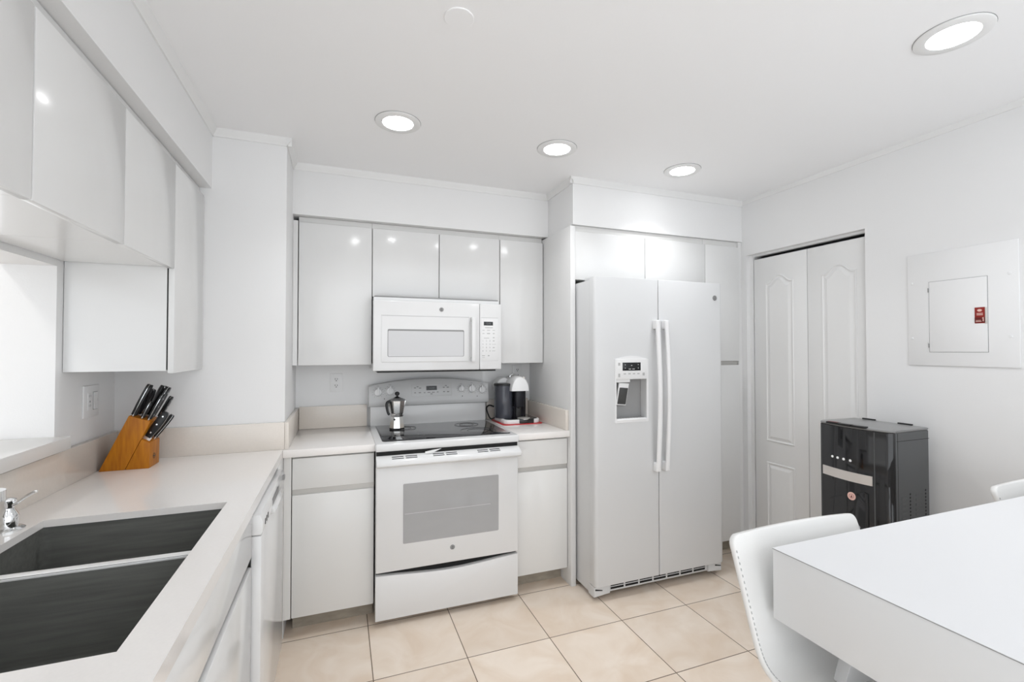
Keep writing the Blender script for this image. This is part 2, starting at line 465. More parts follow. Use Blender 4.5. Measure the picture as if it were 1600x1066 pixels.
# ------------------------------------------------------------------ cabinets
def door_y(name, parent, x0, x1, y, z0, z1, m='lam', t=.02):
    return obj(name, B().box(x0, x1, y, y + t, z0, z1, .0025), M_[m], parent)
def door_x(name, parent, x, y0, y1, z0, z1, m='lam', t=.02):
    return obj(name, B().box(x - t, x, y0, y1, z0, z1, .0025), M_[m], parent)

# over the pass-through
for y0, y1, lab in ((.78, 1.211, 'white gloss wall cabinet over the pass-through, nearest the camera'),
                    (1.211, 1.637, 'white gloss wall cabinet in the middle of the row over the pass-through'),
                    (1.637, 2.068, 'white gloss short wall cabinet touching the taller end cabinet')):
    t = thing('wall_cabinet', lab, 'cabinet', ((XW - .588) / 2, (y0 + y1) / 2, 1.70), 'cabinets over the pass-through')
    obj('carcass', B().box(XW + .002, -.611, y0 + .0005, y1 - .0005, 1.703, 2.138), M_['lam'], t)
    door_x('door', t, -.588, y0 + .002, y1 - .002, 1.696, 2.097)
t = thing('wall_cabinet', 'tall white wall cabinet above the knife block, deeper drop than its row', 'cabinet', (-.75, 2.27, 1.31))
obj('carcass', B().box(XW + .002, -.612, 2.070, PY - .002, 1.312, 2.138), M_['lam'], t)
obj('door_seam', B().box(-.612, -.608, 2.073, PY - .004, 1.316, 2.09), M_['gap'], t)
door_x('door', t, -.588, 2.0705, 2.452, 1.302, 2.097)
obj('corner_scribe', B().box(-.612, -.592, 2.454, PY - .002, 1.312, 2.097), M_['lam'], t)

YU = 2.806
def upper(x0, x1, z0, doors, lab, filler=None):
    t = thing('wall_cabinet', lab, 'cabinet', ((x0 + x1) / 2, 2.93, z0))
    obj('carcass', B().box(x0 + .0005, x1 - .0005, YU + .024, YB - .002, z0 + .005, 2.138), M_['carc'], t)
    for a, c in doors: door_y('door', t, a + .0022, c - .0022, YU, z0, 2.103)
    if filler: obj('filler_strip', B().box(filler[0], filler[1], YU + .004, YU + .024, z0, 2.112), M_['lam'], t)
    return t
upper(-.222, .173, 1.302, [(-.222, .173)], 'tall white wall cabinet between the corner pillar and the microwave', (PX + .001, -.2245))
t = upper(.173, .965, 1.700, [(.173, .569), (.569, .965)], 'short two-door white cabinet directly above the microwave')
upper(.965, 1.272, 1.302, [(.965, 1.272)], 'tall white wall cabinet above the coffee machine')

# cabinets round the fridge
tag(obj('fridge_panel', B().box(1.274, 1.306, 2.42, YB - .002, 0, 2.128, .0015), M_['lam'], at=(1.29, 2.7, 0)), 'full-height white gloss end panel between the counter and the fridge', 'cabinet panel')
t = thing('bridge_cabinet', 'white two-door cabinet bridging over the top of the fridge', 'cabinet', (1.8, 2.74, 1.81))
obj('carcass', B().box(1.3065, 2.292, 2.452, YB - .002, 1.812, 2.138), M_['carc'], t)
door_y('door', t, 1.3085, 1.8095, 2.43, 1.809, 2.099); door_y('door', t, 1.8125, 2.292, 2.43, 1.809, 2.099)
t = thing('pantry_cabinet', 'tall narrow white pantry column squeezed between fridge and closet door', 'cabinet', (2.45, 2.74, 0))
obj('carcass', B().box(2.2935, 2.60, 2.452, YB - .002, .09, 2.138), M_['carc'], t)
door_y('upper_door', t, 2.2955, 2.588, 2.43, 1.312, 2.099); door_y('lower_door', t, 2.2955, 2.588, 2.43, .09, 1.284)
obj('finger_channel', B().box(2.2955, 2.588, 2.448, 2.4525, 1.284, 1.312), M_['chan'], t)
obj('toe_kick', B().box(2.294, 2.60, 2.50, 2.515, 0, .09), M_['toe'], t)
obj('filler_strip', B().box(2.591, XR - .001, 2.436, 2.452, 0, 2.138), M_['lam'], t)

# base cabinets on the back run
YD = 2.458
def base(x0, x1, lab, filler=None):
    t = thing('base_cabinet', lab, 'cabinet', ((x0 + x1) / 2, 2.75, 0))
    obj('carcass', B().box(x0, x1, YD + .022, YB - .004, .095, .874), M_['carc'], t)
    obj('drawer_front', B().box(x0 + .002, x1 - .002, YD, YD + .02, .712, .862, .0025), M_['lamw'], t)
    obj('finger_channel', B().box(x0 + .002, x1 - .002, YD + .012, YD + .0225, .680, .712), M_['chan'], t)
    obj('door', B().box(x0 + .002, x1 - .002, YD, YD + .02, .097, .684, .003), M_['lamw'], t)
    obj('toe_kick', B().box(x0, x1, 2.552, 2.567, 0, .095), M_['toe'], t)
    if filler: obj('filler_strip', B().box(filler[0], filler[1], YD + .002, YD + .022, .095, .874), M_['lamw'], t)
    return t
base(-.216, .167, 'white base cabinet between the dishwasher corner and the range', (PX - .001, -.2175))
base(.940, 1.272, 'white base cabinet below the coffee machine')

# sink run
t = thing('base_cabinet', 'glossy white sink base cabinet, front edge beside the dishwasher', 'cabinet', (-.58, 1.2, 0))
XD = -.256
obj('carcass', B().box(-.895, XD - .022, .66, 1.642, .095, .66), M_['carc'], t)
obj('false_front', B().box(XD - .02, XD, .662, 1.645, .742, .874, .0025), M_['lam'], t)
obj('finger_channel', B().box(XD - .03, XD - .018, .662, 1.642, .705, .742), M_['gap'], t)
for a, c in ((.662, 1.05), (1.053, 1.645)):
    obj('door', B().box(XD - .02, XD, a, c, .10, .712, .005), M_['lam'], t)
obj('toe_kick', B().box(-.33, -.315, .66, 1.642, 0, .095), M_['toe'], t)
tag(obj('corner_filler', B().box(-.272, -.2515, 2.256, 2.458, 0, .874, .001), M_['lamw'], at=(-.26, 2.35, 0)), 'narrow white filler panel in the corner past the dishwasher', 'cabinet panel')

# ------------------------------------------------------------------ dishwasher
t = thing('dishwasher', 'white built-in dishwasher under the counter near the corner', 'dishwasher', (-.55, 1.95, 0))
obj('tub', B().box(-.86, -.262, 1.700, 2.248, .10, .868), M_['carc'], t)
obj('door', B().box(-.26, -.230, 1.650, 2.250, .105, .802, .004), M_['enamel'], t)
cp = obj('control_panel', B().prism([(-.260, .8045), (-.231, .8045), (-.226, .815), (-.226, .845), (-.234, .868), (-.260, .868)], 'y', 1.650, 2.250, .003), M_['enamel'], t)
hp = obj('pull_lip', B().prism([(-.232, .800), (-.216, .803), (-.213, .812), (-.222, .824), (-.232, .826)], 'y', 1.86, 2.06, .004), M_['enamel'], cp)
obj('pull_pocket', B().box(-.2262, -.2252, 1.87, 2.05, .827, .850, .0004), M_['shade'], cp)
for k in range(3): obj('vent_slot', B().box(-.2275, -.2245, 1.69 + .030 * k, 1.698 + .030 * k, .824, .842), M_['gap'], cp)
obj('latch', B().box(-.2275, -.221, 2.20, 2.225, .83, .85, .002), M_['mark'], cp)
obj('kick_plate', B().box(-.29, -.252, 1.652, 2.248, 0, .102), M_['enamel'], t)

# ------------------------------------------------------------------ countertops
ZB = .875
t = thing('countertop', 'cream quartz countertop with the sink cut into it', 'countertop', (-.58, 1.2, ZB))
b = B(); sx0, sx1, sy0, sy1 = -.780, -.3315, .9155, 1.6817
ZC = .891
b.box(XW + .002, sx0, .30, PY - .001, ZC, CT); b.box(sx1, -.253, .30, PY - .001, ZC, CT)
b.box(sx0, sx1, .30, sy0, ZC, CT); b.box(sx0, sx1, sy1, PY - .001, ZC, CT); b.box(-.275, -.253, .30, PY - .001, ZB, ZC)
bmesh.ops.remove_doubles(b.bm, verts=b.bm.verts, dist=1e-5)
obj('slab', b, M_['quartz'], t)
obj('backsplash', B().box(XW + .001, -.894, .30, PY - .022, CT, 1.0405, .0015), M_['quartzb'], t)
obj('end_splash', B().box(XW + .001, PX + .001, PY - .021, PY - .001, CT, 1.0405, .0015), M_['quartzb'], t)
t = thing('countertop', 'short cream quartz countertop between the corner pillar and the range', 'countertop', (-.04, 2.73, ZB))
obj('slab', B().box(-.2525, .168, 2.430, YB - .002, ZB, CT, .0012), M_['quartz'], t)
obj('backsplash', B().box(PX + .021, .160, YB - .021, YB - .001, CT, 1.045, .0015), M_['quartzb'], t)
obj('side_splash', B().box(PX + .0015, PX + .020, 2.457, YB - .001, CT, 1.0405, .0015), M_['quartzb'], t)
t = thing('countertop', 'short cream quartz countertop under the coffee machine', 'countertop', (1.1, 2.73, ZB))
obj('slab', B().box(.941, 1.273, 2.430, YB - .002, ZB, CT, .0012), M_['quartz'], t)
obj('backsplash', B().box(.945, 1.252, YB - .021, YB - .001, CT, 1.045, .0015), M_['quartzb'], t)
obj('side_splash', B().box(1.253, 1.273, 2.445, YB - .001, CT, 1.030, .0015), M_['quartzb'], t)
tag(obj('passthrough_ledge', B().box(XW - .19, -.870, .402, 2.028, 1.0502, 1.0925, .002), M_['ledge'], at=(-.98, 1.2, 1.05)), 'thick white stone ledge under the pass-through opening', 'ledge')

# ------------------------------------------------------------------ sink
t = thing('kitchen_sink', 'dark stainless double-bowl sink set under the countertop', 'sink', ((sx0 + sx1) / 2, 1.3, .66))
def bowl(y0, y1):
    b = B()
    x0, x1, zt, zb = sx0 - .004, sx1 + .004, .8905, .675
    V, F = b.faces([(x0, y0, zb), (x1, y0, zb), (x1, y1, zb), (x0, y1, zb), (x0, y0, zt), (x1, y0, zt), (x1, y1, zt), (x0, y1, zt)],
                   [(0, 1, 2, 3), (0, 4, 5, 1), (1, 5, 6, 2), (2, 6, 7, 3), (3, 7, 4, 0)])
    E = [e for e in {e for f in F for e in f.edges} if len(e.link_faces) == 2]
    bmesh.ops.bevel(b.bm, geom=E, offset=.022, segments=5, profile=.5, affect='EDGES')
    o_ = .012
    b.faces([(x0 - o_, y0 - o_, zb - .004), (x1 + o_, y0 - o_, zb - .004), (x1 + o_, y1 + o_, zb - .004), (x0 - o_, y1 + o_, zb - .004), (x0 - o_, y0 - o_, zt), (x1 + o_, y0 - o_, zt), (x1 + o_, y1 + o_, zt), (x0 - o_, y1 + o_, zt)],
            [(0, 3, 2, 1), (0, 1, 5, 4), (1, 2, 6, 5), (2, 3, 7, 6), (3, 0, 4, 7)])
    bo = obj('bowl', b, M_['steel'], t)
    cx, cy = (x0 + x1) / 2, (y0 + y1) / 2
    obj('drain', B().lathe([(.045, .0), (.045, .002), (.038, .0035), (.030, .001), (0, .001)], (cx, cy, zb), 32), M_['chrome'], bo)
YV = 1.352
bowl(sy0 - .004, YV - .013); bowl(YV + .013, sy1 + .004)
obj('divider', B().box(sx0 - .003, sx1 + .003, YV - .0136, YV + .0136, .882, .8909, .003), M_['rim'], t, 'bright rim between the two bowls')

# soap dispenser
t = thing('soap_dispenser', 'small chrome soap pump on the counter behind the sink', 'soap dispenser', (-.826, 1.622, CT))
obj('base', B().lathe([(.034, 0), (.034, .004), (.029, .008), (.018, .010)], (-.826, 1.622, CT), 32), M_['chrome'], t)
obj('pump_body', B().lathe([(.021, .009), (.0215, .038), (.0195, .043), (.013, .056), (.012, .064), (.017, .074), (.016, .082), (.006, .086), (0, .086)], (-.826, 1.622, CT), 28), M_['chrome'], t)
obj('spout', B().tube([(-.826, 1.622, CT + .066), (-.805, 1.617, CT + .074), (-.783, 1.611, CT + .089), (-.765, 1.607, CT + .100), (-.760, 1.606, CT + .101)], [.0075, .0065, .0055, .005, .004], 12, smooth=3), M_['chrome'], t)
# faucet
fx, fy = -.852, 1.355
t = thing('faucet', 'chrome spring kitchen faucet at the frame edge behind the sink', 'faucet', (fx, fy, CT))
obj('base', B().lathe([(.028, 0), (.028, .006), (.02, .012), (.019, .06), (.016, .065)], (fx, fy, CT), 28), M_['chrome'], t)
obj('riser', B().tube([(fx, fy, CT + .06), (fx, fy, CT + .33)], .011, 16), M_['chrome'], t)
hx, hy = -.752, 1.402
coil = B(); pts = []
arc = spline([Vector(p) for p in ((fx, fy, CT + .33), (fx + .004, fy + .002, CT + .44), (fx + .045, fy + .02, CT + .51), (hx - .02, hy - .01, CT + .49), (hx, hy, CT + .40), (hx, hy, CT + .31))], 8)
obj('hose', B().tube(arc, .008, 12), M_['black'], t)
n = 30 * 10
for k in range(n + 1):
    f = k / n * (len(arc) - 1.001); i = int(f); p = arc[i].lerp(arc[i + 1], f - i); tg = (arc[i + 1] - arc[i]).normalized()
    u = Vector((.45, -1, 0)).normalized(); u = (u - tg * u.dot(tg)).normalized(); v = tg.cross(u); a = 2 * PI * k / 10
    pts.append(p + .0125 * (u * math.cos(a) + v * math.sin(a)))
obj('spring', B().tube(pts, .0022, 5), M_['chrome'], t)
obj('spray_head', B().lathe([(.010, .36), (.011, .31), (.0115, .18), (.010, .16), (.010, .10), (0, .099)], (hx, hy, CT), 24), M_['chrome'], t)
b = B(); b.lathe([(.031, .135), (.031, .158), (.0125, .158), (.0125, .135)], (hx, hy, CT), 28, cap=False); b.box(fx + .008, hx - .016, (fy + hy) / 2 - .02, (fy + hy) / 2 - .006, CT + .139, CT + .153, .002)
obj('dock_arm', b, M_['chrome'], t)
obj('lever', B().tube([(fx + .02, fy, CT + .04), (fx + .05, fy - .02, CT + .05), (fx + .09, fy - .03, CT + .075)], .006, 10), M_['chrome'], t)

# ------------------------------------------------------------------ wall plates
t = thing('switch_plate', 'white double wall plate with outlet and rocker switch beside the pass-through', 'wall switch', (XW, 2.27, 1.125))
obj('plate', B().box(XW, XW + .006, 2.207, 2.325, 1.128, 1.252, .0025), M_['plastic'], t)
o1 = obj('outlet', B().box(XW + .006, XW + .0085, 2.232, 2.262, 1.157, 1.223, .001), M_['plastic'], t)
b = B()
for z in (1.207, 1.170): b.box(XW + .0084, XW + .009, 2.239, 2.241, z, z + .009); b.box(XW + .0084, XW + .009, 2.251, 2.253, z, z + .009)
b.box(XW + .0084, XW + .009, 2.243, 2.250, 1.186, 1.193)
obj('slots', b, M_['mark'], o1)
o1 = obj('rocker', B().prism([(XW + .006, 1.157), (XW + .0115, 1.157), (XW + .007, 1.19), (XW + .009, 1.223), (XW + .006, 1.223)], 'y', 2.278, 2.308), M_['plastic'], t)
obj('rocker_gap', B().box(XW + .0055, XW + .0066, 2.2755, 2.3105, 1.1545, 1.2255), M_['mark'], t)

def outlet(xc, zc, label):
    t = thing('wall_outlet', label, 'outlet', (xc, YB, zc - .057))
    obj('plate', B().box(xc - .036, xc + .036, YB - .005, YB, zc - .057, zc + .057, .002), M_['plastic'], t)
    for dz in (-.0195, .0195):
        b = B(); b.prism([(xc + .0165 * math.cos(a) * (1 if abs(math.cos(a)) < .99 else 1), zc + dz + .0145 * math.sin(a)) for a in [2 * PI * k / 24 for k in range(24)]], 'y', YB - .0075, YB - .004, .0008)
        s = obj('socket', b, M_['plastic'], t)
        b = B(); b.box(xc - .0075, xc - .0045, YB - .0082, YB - .007, zc + dz - .001, zc + dz + .008); b.box(xc + .0045, xc + .0075, YB - .0082, YB - .007, zc + dz - .001, zc + dz + .008)
        b.lathe([(.003, -.0082), (.003, -.007)], (xc, YB, zc + dz - .007), 12, 'y')
        obj('slots', b, M_['gap'], s)
    return t
outlet(-.022, 1.185, 'white wall outlet above the short countertop beside the range')
outlet(1.178, 1.225, 'white wall outlet just above the coffee machine')

# ------------------------------------------------------------------ range
t = thing('kitchen_range', 'white freestanding electric range with black glass cooktop', 'range', (.55, 2.72, 0))
rx0, rx1 = .1705, .9315
obj('body', B().box(rx0 + .002, rx1 - .002, 2.436, YB - .012, .03, .876), M_['enamel'], t)
for fx_ in (rx0 + .04, rx1 - .04):
    for fy_ in (2.50, 2.98): obj('foot', B().lathe([(.018, 0), (.018, .01), (.010, .012), (.010, .031)], (fx_, fy_, 0), 16), M_['black'], t)
# storage drawer with the scooped top edge
n = 24; pts = [(rx0, .034), (rx1, .034), (rx1, .257)]
for k in range(1, n): u = k / n; pts.append((rx1 + (rx0 - rx1) * u, .257 - .022 * math.sin(PI * u) ** 1.6))
pts.append((rx0, .257))
obj('drawer', B().prism(pts, 'y', 2.398, 2.436, .003), M_['enamel'], t)
obj('drawer_gap', B().box(rx0 + .004, rx1 - .004, 2.425, 2.437, .225, .274), M_['gap'], t)
dr = obj('oven_door', B().box(rx0, rx1, 2.394, 2.434, .272, .848, .006, 3), M_['enamel'], t)
obj('window', B().prism(rrect(.304, .816, .404, .706, .006), 'y', 2.3925, 2.396), M_['ovglass'], dr, 'grey glass oven window')
obj('rack_line', B().box(.312, .77, 2.3921, 2.3926, .552, .5545), M_['mwglass'], dr)
badge(dr, .560, 2.394, .350)
h = obj('handle', B().prism([(2.400, .856), (2.392, .856), (2.351, .838), (2.345, .829), (2.346, .814), (2.356, .804), (2.374, .800), (2.400, .802)], 'x', rx0 - .001, rx1 + .001, .003), M_['enamel'], t, 'wide white bow handle')
for gx in (.245, .452, .690):
    for c in (0, .068):
        b = B()
        for u in (.34, .66):
            y_ = 2.392 - .041 * u; z_ = .856 - .018 * u; dy_, dz_ = -.0021, -.00092
            b.prism([(y_ - dy_, z_ - dz_ + .0011), (y_ + dy_, z_ + dz_ + .0011), (y_ + dy_, z_ - .004), (y_ - dy_, z_ - .004)], 'x', gx + c, gx + c + .058)
        obj('vent_slot', b, M_['gap'], h)
obj('top_gap', B().box(rx0 + .004, rx1 - .004, 2.398, 2.44, .848, .878), M_['gap'], t)
b = B(); b.faces([(.415, 2.382, .862), (.455, 2.380, .868), (.50, 2.381, .8755), (.455, 2.374, .859), (.416, 2.374, .853)], [(0, 1, 4), (1, 3, 4), (1, 2, 3)])
b2 = B(); b2.prism([(.412, .855), (.455, .858), (.497, .8755), (.450, .871), (.413, .865)], 'y', 2.380, 2.382)
b.bm.free(); obj('paper_tag', b2, M_['white'], t, 'torn white paper tag stuck in the gap under the cooktop')
ck = obj('cooktop', B().box(rx0 - .004, rx1 + .006, 2.389, 2.99, .876, .9155, .010, 4), M_['enamel'], t)
g = obj('glass_top', B().prism([(a, c) for a, c in rrect(.205, .912, 2.448, 2.962, .022)], 'z', .9148, .9168, .0006), M_['blackglass'], ck)
for cx, cy, r in ((.36, 2.60, .088), (.36, 2.83, .075), (.76, 2.60, .105), (.75, 2.83, .075)):
    b = B()
    for rr in (r, r * .62): b.lathe([(rr, .0), (rr, .0002), (rr - .0014, .0002), (rr - .0014, 0)], (cx, cy, .9168), 48, cap=False)
    obj('burner_ring', b, M_['burner'], ck)
obj('rear_riser', B().box(rx0 + .006, rx1 - .008, 2.984, YB - .012, .90, 1.040, .004), M_['enamel'], t)
# console
def cy_(z): return 2.960 + max(0, z - 1.075) * .20
def ctop(u): return 1.163 + .040 * (1 - (2 * u - 1) ** 2)
b = B(); cx0, cx1 = rx0 - .004, rx1 + .006; nx = 32
rows = []
for k in range(nx + 1):
    u = k / nx; x = cx0 + (cx1 - cx0) * u; zt = ctop(u)
    pr_ = [(YB - .014, 1.036), (2.972, 1.034), (2.963, 1.038), (2.958, 1.048), (2.9575, 1.066), (cy_(1.085), 1.085), (cy_(1.12), 1.12), (cy_(zt - .008), zt - .008), (cy_(zt) + .003, zt - .002), (cy_(zt) + .010, zt), (YB - .014, zt)]
    rows.append([b._v((x, y, z)) for y, z in pr_])
m_ = len(rows[0])
for a, c in zip(rows, rows[1:]):
    for k in range(m_): b.bm.faces.new([a[k], a[(k + 1) % m_], c[(k + 1) % m_], c[k]])
b.bm.faces.new(rows[0]); b.bm.faces.new(rows[-1][::-1]); bmesh.ops.recalc_face_normals(b.bm, faces=b.bm.faces)
con = obj('control_console', b, M_['console'], t)
TILT = math.atan(.20)
def on_con(x, z, out=0): return Matrix.Translation((x, cy_(z) - out, z)) @ Matrix.Rotation(-TILT, 4, 'X') @ Matrix(((1, 0, 0, 0), (0, 0, -1, 0), (0, 1, 0, 0), (0, 0, 0, 1)))
for kx, kz, kr in ((.221, 1.122, .0235), (.294, 1.128, .0235), (.751, 1.129, .0195), (.823, 1.127, .0235), (.893, 1.119, .0225)):
    b = B(); b.M = on_con(kx, kz)
    b.lathe([(kr * 1.08, 0), (kr * 1.06, .004), (kr, .006), (kr * .94, .013), (kr * .86, .015), (0, .0155)], (0, 0, 0), 32)
    b.prism([(-.006, -kr * .8), (.006, -kr * .8), (.0055, kr * .9), (.002, kr * 1.28), (-.002, kr * 1.28), (-.0055, kr * .9)], 'z', .006, .024, .0015)
    kn = obj('knob', b, M_['plastic'], con)
    b = B(); b.M = on_con(kx, kz)
    for k in range(11):
        a = math.radians(-140 + 28 * k)
        if abs(a) < .3: continue
        px_, pz_ = kr * 1.42 * math.sin(a), kr * 1.42 * math.cos(a)
        b.box(px_ - .0022, px_ + .0022, pz_ - .0014, pz_ + .0014, .0002, .0008)
    obj('dial_print', b, M_['mark'], kn)
    b = B(); b.M = on_con(kx, kz); text_into(b, 'OFF', .009, Matrix.Translation((0, kr * 1.75, 0)), .0006)
    obj('dial_word', b, M_['mark'], kn)
b = B(); b.M = on_con(.557, 1.130)
b.box(-.129, .129, -.0405, .0385, -.002, .0018, .001)
pn = obj('keypad', b, M_['console'], con)
b = B(); b.M = on_con(.557, 1.130); b.box(-.036, .032, -.003, .0245, .001, .0026)
dp = obj('clock_display', b, M_['display'], pn)
b = B(); b.M = on_con(.557, 1.130); text_into(b, '12:00', .016, Matrix.Translation((0, .010, 0)), .0028)
obj('display_digits', b, M_['seg'], dp)
b = B(); b.M = on_con(.557, 1.130)
for x, z, w in ((-.108, .014, .012), (-.092, .021, .012), (-.076, .012, .014), (-.108, -.017, .010), (-.078, -.017, .015), (-.048, -.018, .010), (-.020, -.017, .018), (.008, -.017, .018), (.037, -.016, .011), (-.004, -.027, .014), (.078, .013, .012), (.104, .013, .014), (.092, .024, .012), (.079, -.015, .012), (.105, -.016, .014)):
    b.box(x - w / 2, x + w / 2, z - .0032, z + .0032, .0015, .0024)
obj('keypad_print', b, M_['mark'], pn)
b = B()
for x, z in ((.259, 1.083), (.757, 1.083), (.858, 1.079)): b.lathe([(.0032, -.0006), (0, -.0010)], (x, cy_(z) - .0006, z), 12, 'y')
obj('indicator_dots', b, M_['black'], con)

# ------------------------------------------------------------------ microwave
t = thing('microwave_oven', 'white over-the-range microwave hung below the short cabinet', 'microwave', (.55, 2.86, 1.268))
YM = 2.68
obj('case', B().box(.176, .928, YM + .036, YB - .003, 1.274, 1.690), M_['enamel'], t)
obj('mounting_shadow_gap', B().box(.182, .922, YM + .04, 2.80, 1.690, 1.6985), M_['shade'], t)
obj('vent_base', B().box(.196, .905, YM + .03, 2.98, 1.258, 1.276, .003), M_['black'], t)
d = obj('door', B().box(.172, .7915, YM, YM + .034, 1.269, 1.670, .005, 3), M_['enamel'], t)
fr = obj('door_frame', B().prism(rrect(.216, .728, 1.318, 1.582, .006), 'y', YM - .003, YM + .002, .0025), M_['enamel'], d)
obj('frame_shadow_line', B().box(.214, .728, YM - .0006, YM + .001, 1.5825, 1.5852), M_['markl'], d)
b = B(); o0 = rrect(.250, .694, 1.349, 1.507, .008)
b.prism(o0, 'y', YM - .0036, YM - .0008); bz = obj('window_bezel', b, M_['shade'], d)
obj('window', B().prism(rrect(.2535, .6905, 1.351, 1.497, .006), 'y', YM - .0042, YM - .001), M_['mwglass'], d)
h = B(); h.prism([(YM, 1.585), (YM - .030, 1.585), (YM - .034, 1.57), (YM - .034, 1.335), (YM - .030, 1.32), (YM, 1.32), (YM, 1.345), (YM - .016, 1.35), (YM - .016, 1.555), (YM, 1.56)], 'x', .735, .760, .004)
obj('handle', h, M_['enamel'], d)
badge(d, .558, YM, 1.626)
c = obj('control_panel', B().box(.7935, .932, YM, YM + .034, 1.269, 1.670, .005, 3), M_['enamel'], t)
obj('keypad_seam', B().box(.800, .910, YM - .0006, YM + .001, 1.583, 1.5852), M_['markl'], c)
kp = obj('keypad', B().box(.806, .910, YM - .0012, YM + .001, 1.322, 1.581, .0005), M_['plastic'], c)
dp = obj('clock_display', B().box(.818, .876, YM - .002, YM, 1.537, 1.560), M_['display'], kp)
b = B(); text_into(b, '12:00', .015, face_y(.847, YM - .002, 1.548), .0004); obj('display_digits', b, M_['seg'], dp)
b = B()
for i, s in enumerate(('1', '2', '3', '4', '5', '6', '7', '8', '9')):
    text_into(b, s, .012, face_y(.812 + .0225 * (i % 3), YM - .0012, 1.443 - .0205 * (i // 3)), .0005)
text_into(b, '0', .012, face_y(.8345, YM - .0012, 1.3815), .0005)
obj('digit_keys', b, M_['mark'], kp)
b = B()
for x, z, w, hh in ((.850, 1.524, .050, .004), (.816, 1.508, .015, .003), (.848, 1.508, .020, .003), (.881, 1.508, .015, .003), (.816, 1.488, .014, .003), (.848, 1.488, .020, .005), (.881, 1.488, .011, .005), (.835, 1.460, .034, .003), (.881, 1.463, .011, .005), (.881, 1.443, .011, .005), (.883, 1.4225, .026, .002), (.881, 1.402, .013, .005), (.881, 1.3815, .020, .003), (.812, 1.3815, .008, .005), (.857, 1.3815, .008, .005), (.816, 1.353, .018, .005), (.816, 1.342, .018, .002), (.849, 1.353, .010, .007)):
    b.box(x - w / 2, x + w / 2, YM - .0017, YM - .001, z - hh / 2, z + hh / 2)
obj('key_print', b, M_['markl'], kp)

# ------------------------------------------------------------------ moka pot
mx, my, mz = .322, 2.835, .9170
t = thing('moka_pot', 'small faceted aluminium moka pot with black handle on the cooktop', 'coffee pot', (mx, my, mz))
b = B(); b.lathe([(.047, 0), (.0475, .003), (.0455, .006)], (mx, my, mz), 8, phase=.25); obj('base_edge', b, M_['black'], t)
b = B(); b.lathe([(.0455, .005), (.038, .070), (.036, .074)], (mx, my, mz), 8, phase=.25); bo = obj('boiler', b, M_['alu'], t, angle=20)
obj('valve', B().lathe([(.0055, -.047), (.0055, -.038)], (mx - .020, my - .0, mz + .060), 12, 'y'), M_['black'], bo)
obj('collar', B().lathe([(.037, .074), (.039, .077), (.039, .080), (.035, .084), (.036, .090)], (mx, my, mz), 32), M_['alu'], t)
up = obj('upper_chamber', B().lathe([(.035, .088), (.039, .094), (.050, .166), (.049, .168)], (mx, my, mz), 8, phase=.25), M_['alu'], t, angle=20)
obj('pouring_lip', B().prism([(mx + .040, mz + .125), (mx + .053, mz + .1665), (mx + .042, mz + .1665)], 'y', my - .010, my + .010, .003), M_['alu'], up)
lid = obj('lid', B().lathe([(.0505, .168), (.0505, .171), (.030, .180), (.010, .186), (0, .186)], (mx, my, mz), 8, phase=.25), M_['charlid'], t, angle=20)
obj('lid_knob', B().lathe([(.022, .1825), (.010, .189), (.006, .192), (.006, .196), (.012, .200), (.0145, .208), (.012, .216), (.005, .220), (0, .2205)], (mx, my, mz), 20), M_['black'], lid)
obj('handle', B().tube([(mx - .040, my - .018, mz + .164), (mx - .058, my - .018, mz + .160), (mx - .063, my - .018, mz + .140), (mx - .054, my - .018, mz + .098), (mx - .046, my - .018, mz + .086)], [.008, .008, .0085, .008, .0075], 10, smooth=4), M_['black'], t)

# ------------------------------------------------------------------ coffee machine on its red mat
mat_pts = rrect(.962, 1.240, 2.728, 2.995, .03)
tag(obj('red_mat', B().prism(mat_pts, 'z', CT, CT + .004, .001), M_['red'], at=(1.11, 2.86, CT)), 'thin red silicone mat under the coffee machine', 'mat')
cz = CT + .004
t = thing('coffee_machine', 'white and black capsule coffee machine with smoked water tank', 'coffee machine', (1.09, 2.84, cz))
base_ = obj('base', B().prism(rrect(.978, 1.226, 2.742, 2.985, .04), 'z', cz, cz + .026, .003), M_['white'], t, 'white plinth')
obj('base_tray', B().prism(rrect(.992, 1.214, 2.752, 2.975, .035), 'z', cz + .0262, cz + .0285), M_['blackg'], t)
obj('base_front', B().box(1.075, 1.175, 2.736, 2.76, cz + .002, cz + .030, .004), M_['blackg'], t)
obj('cup_grid', B().lathe([(.042, .0), (.042, .005), (.036, .007), (0, .0065)], (1.118, 2.775, cz + .026), 32), M_['silver'], t)
bc = (1.106, 2.875)
obj('body', B().lathe([(.060, .026), (.062, .04), (.062, .205), (.058, .208)], (*bc, cz), 40), M_['satin'], t)
b = B(); b.prism(rrect(1.062, 1.130, 2.782, 2.87, .02), 'z', cz + .1, cz + .208, .003); obj('brew_neck', b, M_['satin'], t)
obj('spout', B().lathe([(.010, .09), (.013, .10), (.013, .125)], (1.096, 2.798, cz), 20), M_['black'], t)
obj('column_rib', B().box(1.078, 1.114, 2.806, 2.83, cz + .03, cz + .11, .004), M_['black'], t)
